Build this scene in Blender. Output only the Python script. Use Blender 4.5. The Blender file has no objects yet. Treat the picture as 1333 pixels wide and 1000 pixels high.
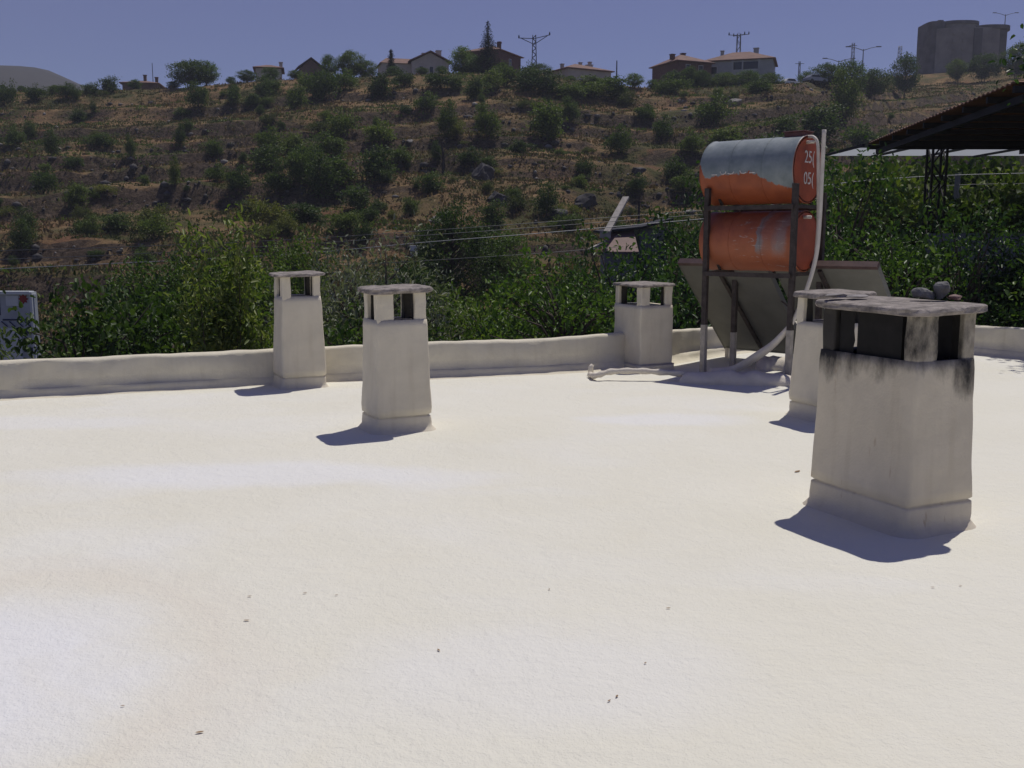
import bpy, math, random
import numpy as np
from mathutils import Vector, Matrix

# ------------------------------------------------------------------ camera, sky, sun, exposure
S = bpy.context.scene
COL = S.collection
FPX, EYE = 1300.0, 1.6                       # focal length in pixels of the 1333 px wide photograph, eye height over the roof
PITCH = math.atan((500 - 309) / FPX)
cam_d = bpy.data.cameras.new("camera"); cam = bpy.data.objects.new("camera", cam_d); COL.objects.link(cam)
cam.location = (0, 0, EYE); cam.rotation_euler = (math.pi / 2 - PITCH, 0, 0)
cam_d.sensor_width = 36; cam_d.lens = 36 * FPX / 1333; cam_d.clip_start = 0.05; cam_d.clip_end = 9000
S.camera = cam
SUN_EL, SUN_AZ = math.radians(66.5), math.radians(35.5)      # azimuth from +Y (view direction) towards +X
W = bpy.data.worlds.new("World"); S.world = W; W.use_nodes = True
nt = W.node_tree; nt.nodes.clear()
sky = nt.nodes.new("ShaderNodeTexSky"); sky.sky_type = 'NISHITA'; sky.sun_disc = False
sky.sun_elevation = SUN_EL; sky.sun_rotation = SUN_AZ
sky.altitude = 1200; sky.air_density = 1.0; sky.dust_density = 0.15; sky.ozone_density = 5.0
hsv = nt.nodes.new("ShaderNodeHueSaturation"); hsv.inputs["Hue"].default_value = 0.535; hsv.inputs["Saturation"].default_value = 1.06
bg = nt.nodes.new("ShaderNodeBackground"); bg.inputs[1].default_value = 0.073
out = nt.nodes.new("ShaderNodeOutputWorld")
nt.links.new(sky.outputs[0], hsv.inputs["Color"]); nt.links.new(hsv.outputs[0], bg.inputs[0]); nt.links.new(bg.outputs[0], out.inputs[0])
sd = bpy.data.lights.new("sun", 'SUN'); sd.energy = 4.2; sd.angle = math.radians(0.53); sd.color = (1.0, 0.955, 0.88)
sun = bpy.data.objects.new("sun", sd); COL.objects.link(sun)
SUNV = Vector((math.sin(SUN_AZ) * math.cos(SUN_EL), math.cos(SUN_AZ) * math.cos(SUN_EL), math.sin(SUN_EL)))
sun.rotation_euler = SUNV.to_track_quat('Z', 'Y').to_euler(); sun.location = (0, 0, 30)
S.view_settings.view_transform = 'Standard'; S.view_settings.look = 'None'
S.view_settings.gamma = 1.0; S.view_settings.use_curve_mapping = False; S.view_settings.exposure = -0.33
S.render.engine = 'CYCLES'
S.cycles.max_bounces = 6; S.cycles.diffuse_bounces = 4; S.cycles.glossy_bounces = 2; S.cycles.transmission_bounces = 3

# ------------------------------------------------------------------ helpers
def ray(px, py):
    a, b = (px - 666.5) / FPX, (500 - py) / FPX
    return np.array([a, math.cos(PITCH) + b * math.sin(PITCH), -math.sin(PITCH) + b * math.cos(PITCH)])
def at(px, py, Y):                           # world point at depth Y
    d = ray(px, py); return np.array([0, 0, EYE]) + d * (Y / d[1])
def gnd(px, py, z=0.0):                      # world point on the level z
    d = ray(px, py); return np.array([0, 0, EYE]) + d * ((z - EYE) / d[2])

def vnoise(x, y, z=0.0, seed=0):             # smooth value noise, numpy
    x, y, z = np.broadcast_arrays(np.asarray(x, float), np.asarray(y, float), np.asarray(z, float))
    xi, yi, zi = np.floor(x), np.floor(y), np.floor(z)
    xf, yf, zf = x - xi, y - yi, z - zi
    u, v, w = [t * t * (3 - 2 * t) for t in (xf, yf, zf)]
    def h(a, b, c):
        s = np.sin(a * 127.1 + b * 311.7 + c * 74.7 + seed * 53.3) * 43758.5453
        return s - np.floor(s)
    r = 0
    for dx in (0, 1):
        for dy in (0, 1):
            for dz in (0, 1):
                r = r + h(xi + dx, yi + dy, zi + dz) * np.where(dx, u, 1 - u) * np.where(dy, v, 1 - v) * np.where(dz, w, 1 - w)
    return r * 2 - 1
def fbm(x, y, z=0.0, seed=0, o=4):
    r, a, f = 0, 0.5, 1.0
    for k in range(o):
        r = r + a * vnoise(np.asarray(x) * f, np.asarray(y) * f, np.asarray(z) * f, seed + k); a *= 0.5; f *= 2.03
    return r

def mesh_arrays(name, V, Q):
    """V (n,3), Q list of (m,k) face arrays"""
    me = bpy.data.meshes.new(name)
    V = np.asarray(V, np.float32); me.vertices.add(len(V)); me.vertices.foreach_set("co", V.ravel())
    Q = [np.asarray(q, np.int32) for q in Q if len(q)]
    loops = np.concatenate([q.ravel() for q in Q]); tot = np.concatenate([np.full(len(q), q.shape[1], np.int32) for q in Q])
    st = np.concatenate([[0], np.cumsum(tot)[:-1]]).astype(np.int32)
    me.loops.add(len(loops)); me.loops.foreach_set("vertex_index", loops)
    me.polygons.add(len(tot)); me.polygons.foreach_set("loop_start", st); me.polygons.foreach_set("loop_total", tot)
    me.update(calc_edges=True); me.validate()
    return me
def smooth_on(me):
    me.polygons.foreach_set("use_smooth", np.ones(len(me.polygons), bool))

class MB:                                     # collects shapes, links them as ONE mesh object
    def __init__(s): s.v = []; s.f = []; s.m = []
    def add(s, vs, fs, mi=0):
        n = len(s.v); s.v += [tuple(map(float, p)) for p in vs]; s.f += [tuple(n + i for i in f) for f in fs]; s.m += [mi] * len(fs)
        return s
    def box(s, c, size, R=None, mi=0):
        x, y, z = [t / 2 for t in size]
        vs = [Vector((a * x, b * y, d * z)) for d in (-1, 1) for b in (-1, 1) for a in (-1, 1)]
        if R is not None: vs = [R @ p for p in vs]
        vs = [p + Vector(c) for p in vs]
        return s.add(vs, [(0, 2, 3, 1), (4, 5, 7, 6), (0, 1, 5, 4), (2, 6, 7, 3), (0, 4, 6, 2), (1, 3, 7, 5)], mi)
    def bar(s, p, q, w, h=None, mi=0):        # square bar between two points
        p, q = Vector(p), Vector(q); d = q - p
        R = d.to_track_quat('Z', 'Y').to_matrix()
        return s.box((p + q) / 2, (w, h or w, d.length), R, mi)
    def tube(s, path, rad, n=8, mi=0, cap=True):
        P = [Vector(p) for p in path]; r = rad if hasattr(rad, '__len__') else [rad] * len(P)
        n0 = len(s.v); up = None; vs = []; fs = []
        for i, p in enumerate(P):
            t = (P[min(i + 1, len(P) - 1)] - P[max(i - 1, 0)]).normalized()
            if up is None: up = Vector((0, 0, 1)) if abs(t.z) < 0.9 else Vector((0, 1, 0))
            a = up.cross(t).normalized(); b = t.cross(a).normalized(); up = b
            vs += [p + (a * math.cos(k * 2 * math.pi / n) + b * math.sin(k * 2 * math.pi / n)) * r[i] for k in range(n)]
        for i in range(len(P) - 1):
            for k in range(n):
                k2 = (k + 1) % n; fs.append((i * n + k, i * n + k2, (i + 1) * n + k2, (i + 1) * n + k))
        if cap: fs += [tuple(range(n - 1, -1, -1)), tuple((len(P) - 1) * n + k for k in range(n))]
        return s.add(vs, fs, mi)
    def prism(s, poly, z0, z1, mi=0):
        n = len(poly); vs = [(x, y, z0) for x, y in poly] + [(x, y, z1) for x, y in poly]
        fs = [(k, (k + 1) % n, n + (k + 1) % n, n + k) for k in range(n)] + [tuple(range(n - 1, -1, -1)), tuple(range(n, 2 * n))]
        return s.add(vs, fs, mi)
    def build(s, name, mats, parent=None, smooth=False, bevel=0):
        me = bpy.data.meshes.new(name); me.from_pydata(s.v, [], s.f)
        for m in (mats if isinstance(mats, (list, tuple)) else [mats]): me.materials.append(m)
        me.polygons.foreach_set("material_index", s.m)
        if smooth: smooth_on(me)
        me.update()
        o = bpy.data.objects.new(name, me); COL.objects.link(o)
        if parent: o.parent = parent
        if bevel:
            b = o.modifiers.new("bevel", 'BEVEL'); b.width = bevel; b.segments = 2; b.limit_method = 'ANGLE'
        return o
def link(name, me, mat, parent=None, loc=None):
    if mat and not me.materials:
        for m in (mat if isinstance(mat, (list, tuple)) else [mat]): me.materials.append(m)
    o = bpy.data.objects.new(name, me); COL.objects.link(o)
    if parent: o.parent = parent
    if loc is not None: o.location = loc
    return o
def tag(o, label=None, cat=None, group=None, kind=None):
    if label: o["label"] = label
    if cat: o["category"] = cat
    if group: o["group"] = group
    if kind: o["kind"] = kind
    return o
def thing(name, label, cat, loc=(0, 0, 0), rz=0.0, group=None):
    o = bpy.data.objects.new(name, None); COL.objects.link(o); o.empty_display_size = 0.2
    o.location = loc; o.rotation_euler = (0, 0, rz)
    return tag(o, label, cat, group)
def copy_tree(o, parent=None):
    c = o.copy(); COL.objects.link(c)
    if parent: c.parent = parent
    for ch in list(o.children): copy_tree(ch, c)
    return c

# ------------------------------------------------------------------ materials
def new_mat(name):
    m = bpy.data.materials.new(name); m.use_nodes = True
    return m, m.node_tree, m.node_tree.nodes["Principled BSDF"]
def ramp(nt, stops, inp=None):
    r = nt.nodes.new("ShaderNodeValToRGB"); e = r.color_ramp.elements
    while len(e) < len(stops): e.new(0.5)
    for k, (p, c) in enumerate(stops):
        e[k].position = p; e[k].color = (c[0], c[1], c[2], 1) if hasattr(c, '__len__') else (c, c, c, 1)
    if inp is not None: nt.links.new(inp, r.inputs[0])
    return r
def noise(nt, scale, detail=4, rough=0.55, vec=None, dist=0.0):
    n = nt.nodes.new("ShaderNodeTexNoise"); n.inputs["Scale"].default_value = scale; n.inputs["Detail"].default_value = detail
    n.inputs["Roughness"].default_value = rough; n.inputs["Distortion"].default_value = dist
    if vec is not None: nt.links.new(vec, n.inputs["Vector"])
    return n
def coords(nt, scale=None, kind="Object"):
    t = nt.nodes.new("ShaderNodeTexCoord")
    if scale is None: return t.outputs[kind]
    m = nt.nodes.new("ShaderNodeMapping"); m.inputs["Scale"].default_value = scale
    nt.links.new(t.outputs[kind], m.inputs[0]); return m.outputs[0]
def mixc(nt, fac, a, b, mode='MIX'):
    m = nt.nodes.new("ShaderNodeMix"); m.data_type = 'RGBA'; m.blend_type = mode
    for sock, v in ((m.inputs[0], fac), (m.inputs[6], a), (m.inputs[7], b)):
        if isinstance(v, bpy.types.NodeSocket): nt.links.new(v, sock)
        elif hasattr(v, '__len__'): sock.default_value = (*v[:3], 1)
        else: sock.default_value = v
    return m.outputs[2]
def math_n(nt, op, a, b=None, clamp=False):
    m = nt.nodes.new("ShaderNodeMath"); m.operation = op; m.use_clamp = clamp
    for k, v in enumerate((a, b)):
        if v is None: continue
        if isinstance(v, bpy.types.NodeSocket): nt.links.new(v, m.inputs[k])
        else: m.inputs[k].default_value = v
    return m.outputs[0]
def bump(nt, bsdf, h, strength=0.3, dist=0.02):
    b = nt.nodes.new("ShaderNodeBump"); b.inputs["Strength"].default_value = strength; b.inputs["Distance"].default_value = dist
    nt.links.new(h, b.inputs["Height"]); nt.links.new(b.outputs[0], bsdf.inputs["Normal"]); return b
def sep_xyz(nt, vec):
    s = nt.nodes.new("ShaderNodeSeparateXYZ"); nt.links.new(vec, s.inputs[0]); return s.outputs

def simple(name, c, rough=0.7, metal=0.0, var=0.25, scale=6.0, bmp=0.0, bscale=40.0):
    m, nt, b = new_mat(name); v = coords(nt)
    n = noise(nt, scale, 5, 0.6, v)
    lo = [max(0, t * (1 - var)) for t in c]; hi = [min(1, t * (1 + var)) for t in c]
    r = ramp(nt, [(0.3, lo), (0.7, hi)], n.outputs[0]); nt.links.new(r.outputs[0], b.inputs["Base Color"])
    b.inputs["Roughness"].default_value = rough; b.inputs["Metallic"].default_value = metal
    if bmp: bump(nt, b, noise(nt, bscale, 4, 0.6, v).outputs[0], bmp, 0.02)
    return m

def leaf_mat(name, cols, rough=0.45, trans=0.3):
    m, nt, b = new_mat(name)
    g = nt.nodes.new("ShaderNodeNewGeometry")
    n = len(cols)
    r = ramp(nt, [((k + 0.0) / max(1, n - 1), c) for k, c in enumerate(cols)], g.outputs["Random Per Island"])
    oi = nt.nodes.new("ShaderNodeObjectInfo"); tint = ramp(nt, [(0.0, (0.62, 0.66, 0.66)), (0.5, (1.0, 1.0, 1.0)), (1.0, (1.65, 1.45, 1.1))], oi.outputs["Random"])
    class _O: outputs = [mixc(nt, 1.0, r.outputs[0], tint.outputs[0], 'MULTIPLY')]
    r = _O
    nt.links.new(r.outputs[0], b.inputs["Base Color"]); b.inputs["Roughness"].default_value = rough
    b.inputs["Specular IOR Level"].default_value = 0.25
    t = nt.nodes.new("ShaderNodeBsdfTranslucent")
    tc = mixc(nt, 1.0, r.outputs[0], (1.0, 1.15, 0.45), 'MULTIPLY'); nt.links.new(tc, t.inputs[0])
    mx = nt.nodes.new("ShaderNodeMixShader"); mx.inputs[0].default_value = trans
    nt.links.new(b.outputs[0], mx.inputs[1]); nt.links.new(t.outputs[0], mx.inputs[2])
    nt.links.new(mx.outputs[0], nt.nodes["Material Output"].inputs[0])
    return m

def roof_material():
    m, nt, b = new_mat("cream_roof_coating"); v = coords(nt)
    base = ramp(nt, [(0.25, (0.74, 0.715, 0.60)), (0.75, (0.785, 0.765, 0.67))], noise(nt, 0.7, 5, 0.6, v, 0.4).outputs[0])
    patch = ramp(nt, [(0.52, 0.0), (0.70, 0.45)], noise(nt, 0.36, 3, 0.5, coords(nt, (1, 1.7, 1)), 0.6).outputs[0])
    c = mixc(nt, patch.outputs[0], base.outputs[0], (0.80, 0.80, 0.79))
    wob = noise(nt, 1.3, 4, 0.6, v).outputs["Color"]
    for (cx, cy, rx_, ry_, k_) in ((-2.15, 3.3, 0.95, 1.15, 0.86), (-1.75, 6.6, 1.9, 0.42, 0.6), (1.35, 8.7, 0.9, 0.35, 0.6), (0.1, 3.5, 0.9, 0.6, 0.35), (-4.2, 8.6, 1.6, 0.4, 0.4), (3.35, 5.1, 0.35, 0.12, 0.8)):
        va = nt.nodes.new("ShaderNodeVectorMath"); va.operation = 'MULTIPLY_ADD'; nt.links.new(wob, va.inputs[0]); va.inputs[1].default_value = (0.7, 0.5, 0); nt.links.new(v, va.inputs[2])
        mp = nt.nodes.new("ShaderNodeMapping"); mp.vector_type = 'TEXTURE'; mp.inputs["Location"].default_value = (cx + 0.35, cy + 0.25, 0); mp.inputs["Scale"].default_value = (rx_, ry_, 10); nt.links.new(va.outputs[0], mp.inputs[0])
        ln = nt.nodes.new("ShaderNodeVectorMath"); ln.operation = 'LENGTH'; nt.links.new(mp.outputs[0], ln.inputs[0])
        f = ramp(nt, [(0.55, k_), (1.0, 0.0)], ln.outputs["Value"]).outputs[0]
        c = mixc(nt, f, c, (0.79, 0.79, 0.795))
        if k_ > 0.85:
            f2 = ramp(nt, [(0.70, 0.0), (0.92, 0.5), (1.0, 0.25)], math_n(nt, 'MULTIPLY', ln.outputs["Value"], 0.85)).outputs[0]
            f3 = ramp(nt, [(0.0, 1.0), (0.93, 1.0), (1.0, 0.0)], math_n(nt, 'MULTIPLY', ln.outputs["Value"], 0.72)).outputs[0]
            c = mixc(nt, math_n(nt, 'MULTIPLY', f2, f3), c, (0.735, 0.68, 0.58))
    yel = ramp(nt, [(0.56, 0.0), (0.75, 0.22)], noise(nt, 1.1, 4, 0.6, v, 1.0).outputs[0])
    c = mixc(nt, yel.outputs[0], c, (0.755, 0.70, 0.54))
    spk = ramp(nt, [(0.70, 0.0), (0.78, 0.35)], noise(nt, 9.0, 6, 0.75, v).outputs[0])
    c = mixc(nt, spk.outputs[0], c, (0.55, 0.47, 0.36))
    nt.links.new(c, b.inputs["Base Color"]); b.inputs["Roughness"].default_value = 0.75
    n1 = noise(nt, 38, 4, 0.65, v); n2 = noise(nt, 120, 3, 0.6, v)
    h = math_n(nt, 'ADD', n1.outputs[0], math_n(nt, 'MULTIPLY', n2.outputs[0], 0.5))
    h = math_n(nt, "ADD", h, math_n(nt, "MULTIPLY", noise(nt, 9, 3, 0.5, v, 0.4).outputs[0], 1.6))
    bump(nt, b, h, 0.7, 0.010)
    return m
def plaster_material(name, c=(0.62, 0.565, 0.475), soot=False, zo=0.85, zt=1.15, inner=None):
    """coated chimney / parapet plaster; soot = black smoke marks round the openings (local z between zo and zt)"""
    m, nt, b = new_mat(name); v = coords(nt)
    base = ramp(nt, [(0.3, [t * 0.90 for t in c]), (0.7, [t * 1.08 for t in c])], noise(nt, 3.0, 5, 0.6, v, 0.3).outputs[0]).outputs[0]
    streak = ramp(nt, [(0.54, 0.0), (0.76, 0.30)], noise(nt, 7.0, 5, 0.6, coords(nt, (1.6, 1.6, 0.16))).outputs[0])
    base = mixc(nt, streak.outputs[0], base, [t * 0.72 for t in (c[0], c[1] * 0.95, c[2] * 0.86)])
    if soot:
        x, y, z = sep_xyz(nt, v)
        n = noise(nt, 7.0, 8, 0.68, coords(nt, (1, 1, 0.5)), 0.1).outputs[0]
        def mr(sock, a, b_, c_, d_):
            q = nt.nodes.new("ShaderNodeMapRange"); nt.links.new(sock, q.inputs[0]); q.interpolation_type = 'SMOOTHSTEP'
            for k_, t_ in enumerate((a, b_, c_, d_)): q.inputs[k_ + 1].default_value = t_
            return q.outputs[0]
        up = mr(math_n(nt, 'ADD', z, mr(x, 0.16, 0.40, 0.0, 0.12)), zo - 0.34, zo + 0.12, -0.45, 0.40)
        corner = math_n(nt, 'MULTIPLY', mr(x, 0.10, 0.20, 1, 0), mr(y, 0.06, 0.16, 1, 0))
        up = math_n(nt, 'SUBTRACT', up, math_n(nt, 'MULTIPLY', corner, 0.09))
        rp = math_n(nt, 'MULTIPLY', mr(x, 0.335, 0.35, 0, 1), mr(y, 0.11, 0.13, 1, 0)); up = math_n(nt, 'SUBTRACT', up, math_n(nt, 'MULTIPLY', math_n(nt, 'MULTIPLY', rp, mr(z, zo - 0.01, zo + 0.01, 0, 1)), 0.20))
        up = math_n(nt, 'ADD', up, mr(y, 0.05, 0.65, -0.05, 0.12))
        s = ramp(nt, [(0.44, 0.0), (0.66, 0.52), (0.86, 0.97)], math_n(nt, 'ADD', n, up))
        base = mixc(nt, s.outputs[0], base, (0.016, 0.014, 0.013))
        rust = ramp(nt, [(0.66, 0.0), (0.74, 0.7)], noise(nt, 6.0, 5, 0.6, coords(nt, (2.2, 2.2, 0.5))).outputs[0])
        base = mixc(nt, rust.outputs[0], base, (0.36, 0.24, 0.14))
    if inner:                                 # near-black inside of the flue and of the openings
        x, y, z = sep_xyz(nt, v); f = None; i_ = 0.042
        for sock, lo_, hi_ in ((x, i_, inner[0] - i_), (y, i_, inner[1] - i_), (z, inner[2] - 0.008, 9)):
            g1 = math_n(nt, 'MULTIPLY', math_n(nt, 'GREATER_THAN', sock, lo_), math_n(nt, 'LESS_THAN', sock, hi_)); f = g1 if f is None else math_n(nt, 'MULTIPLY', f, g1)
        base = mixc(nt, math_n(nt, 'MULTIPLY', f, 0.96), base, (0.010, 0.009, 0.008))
    nt.links.new(base, b.inputs["Base Color"]); b.inputs["Roughness"].default_value = 0.8
    h = math_n(nt, 'ADD', noise(nt, 14, 4, 0.6, v).outputs[0], math_n(nt, 'MULTIPLY', noise(nt, 70, 3, 0.6, v).outputs[0], 0.35))
    bump(nt, b, h, 0.35, 0.015)
    return m
def hill_material():
    m, nt, b = new_mat("dry_hillside"); v = coords(nt)
    straw = ramp(nt, [(0.25, (0.13, 0.084, 0.046)), (0.5, (0.235, 0.155, 0.08)), (0.75, (0.34, 0.235, 0.125))], noise(nt, 0.35, 8, 0.7, v, 0.5).outputs[0])
    green = ramp(nt, [(0.44, 0.0), (0.58, 0.9)], noise(nt, 0.09, 7, 0.68, v, 0.8).outputs[0])
    c = mixc(nt, green.outputs[0], straw.outputs[0], (0.062, 0.072, 0.026))
    red = ramp(nt, [(0.55, 0.0), (0.68, 0.8)], noise(nt, 0.16, 6, 0.6, v, 0.3).outputs[0])
    c = mixc(nt, red.outputs[0], c, (0.21, 0.105, 0.062))
    g = nt.nodes.new("ShaderNodeNewGeometry"); nz = sep_xyz(nt, g.outputs["True Normal"])[2]
    st = math_n(nt, 'ADD', nz, math_n(nt, 'MULTIPLY', noise(nt, 0.8, 6, 0.7, v).outputs[0], 0.3))
    rock = ramp(nt, [(0.86, 0.9), (0.98, 0.0)], st)
    c = mixc(nt, rock.outputs[0], c, ramp(nt, [(0.40, (0.024, 0.018, 0.016)), (0.55, (0.10, 0.075, 0.058)), (0.72, (0.23, 0.175, 0.125))], noise(nt, 1.5, 9, 0.8, v, 0.6).outputs[0]).outputs[0])
    nt.links.new(c, b.inputs["Base Color"]); b.inputs["Roughness"].default_value = 0.95; b.inputs["Specular IOR Level"].default_value = 0.1
    bump(nt, b, noise(nt, 1.6, 8, 0.75, v).outputs[0], 0.9, 0.6)
    return m
def tank_material(name, lower=False):
    """red-orange tank, local x along the axis, -y towards the roof; grey paint flaked or streaked over it"""
    m, nt, b = new_mat(name); v = coords(nt); x, y, z = sep_xyz(nt, v)
    orange = ramp(nt, [(0.3, (0.26, 0.060, 0.022)), (0.7, (0.40, 0.098, 0.032))], noise(nt, 5, 5, 0.6, v).outputs[0]).outputs[0]
    if lower: orange = mixc(nt, 0.35, orange, (0.46, 0.16, 0.075))
    grey = ramp(nt, [(0.3, (0.16, 0.195, 0.21)), (0.7, (0.25, 0.285, 0.30))], noise(nt, 9, 5, 0.6, v).outputs[0]).outputs[0]
    n = noise(nt, 4.5, 6, 0.7, v, 0.4).outputs[0]
    if not lower:
        edge = ramp(nt, [(0.0, 0.62), (0.04, 0.60), (0.085, 0.40), (0.30, 0.45), (0.55, 0.47), (0.63, 0.42), (0.80, 0.27), (0.90, 0.22)], math_n(nt, 'DIVIDE', math_n(nt, 'ADD', x, 0.62), 1.24))
        zz = math_n(nt, 'ADD', math_n(nt, 'ADD', math_n(nt, 'DIVIDE', z, 0.74), 0.5), math_n(nt, 'MULTIPLY', math_n(nt, 'SUBTRACT', noise(nt, 8, 8, 0.8, coords(nt, (1.6, 1, 0.6)), 0.3).outputs[0], 0.5), 0.22))
        f = ramp(nt, [(0.497, 0.0), (0.503, 1.0)], math_n(nt, 'ADD', math_n(nt, 'SUBTRACT', zz, edge.outputs[0]), 0.5)).outputs[0]
        endx = ramp(nt, [(0.966, 1.0), (0.972, 0.0)], math_n(nt, 'DIVIDE', math_n(nt, 'ADD', x, 0.62), 1.24)).outputs[0]
        f = math_n(nt, 'MULTIPLY', f, endx)
        c = mixc(nt, f, orange, grey)
    else:
        zn = math_n(nt, 'ADD', z, math_n(nt, 'MULTIPLY', n, 0.2))
        xs = math_n(nt, 'ADD', math_n(nt, 'ADD', x, math_n(nt, 'MULTIPLY', z, -0.12)), math_n(nt, 'MULTIPLY', math_n(nt, 'SUBTRACT', n, 0.5), 0.22))
        band = ramp(nt, [(0.61, 0.0), (0.625, 1.0), (0.66, 0.8), (0.69, 0.25), (0.76, 0.15), (0.84, 0.7), (0.90, 0.6), (0.93, 0.0)], math_n(nt, 'DIVIDE', math_n(nt, 'ADD', xs, 0.62), 1.24)).outputs[0]
        hi = ramp(nt, [(0.42, 0.0), (0.52, 1.0)], math_n(nt, 'ADD', zn, 0.5)).outputs[0]
        c = mixc(nt, math_n(nt, 'MULTIPLY', math_n(nt, 'MULTIPLY', band, hi), 0.85), orange, grey)
        scr = ramp(nt, [(0.60, 0.0), (0.64, 0.8)], noise(nt, 9, 6, 0.75, coords(nt, (0.5, 1, 2.2)), 1.2).outputs[0]).outputs[0]
        near = ramp(nt, [(0.0, 0.0), (0.30, 0.0), (0.45, 1.0), (0.85, 1.0), (0.95, 0.0)], math_n(nt, 'DIVIDE', math_n(nt, 'ADD', x, 0.62), 1.24)).outputs[0]
        c = mixc(nt, math_n(nt, 'MULTIPLY', scr, near), c, (0.46, 0.40, 0.36))
        dark = ramp(nt, [(0.5, 0.0), (0.75, 0.6)], math_n(nt, 'ADD', math_n(nt, 'MULTIPLY', z, 0.7), n)).outputs[0]
        c = mixc(nt, dark, c, (0.19, 0.05, 0.03))
    nt.links.new(c, b.inputs["Base Color"]); b.inputs["Roughness"].default_value = 0.5
    bump(nt, b, noise(nt, 20, 4, 0.6, v).outputs[0], 0.12, 0.01)
    return m

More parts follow.
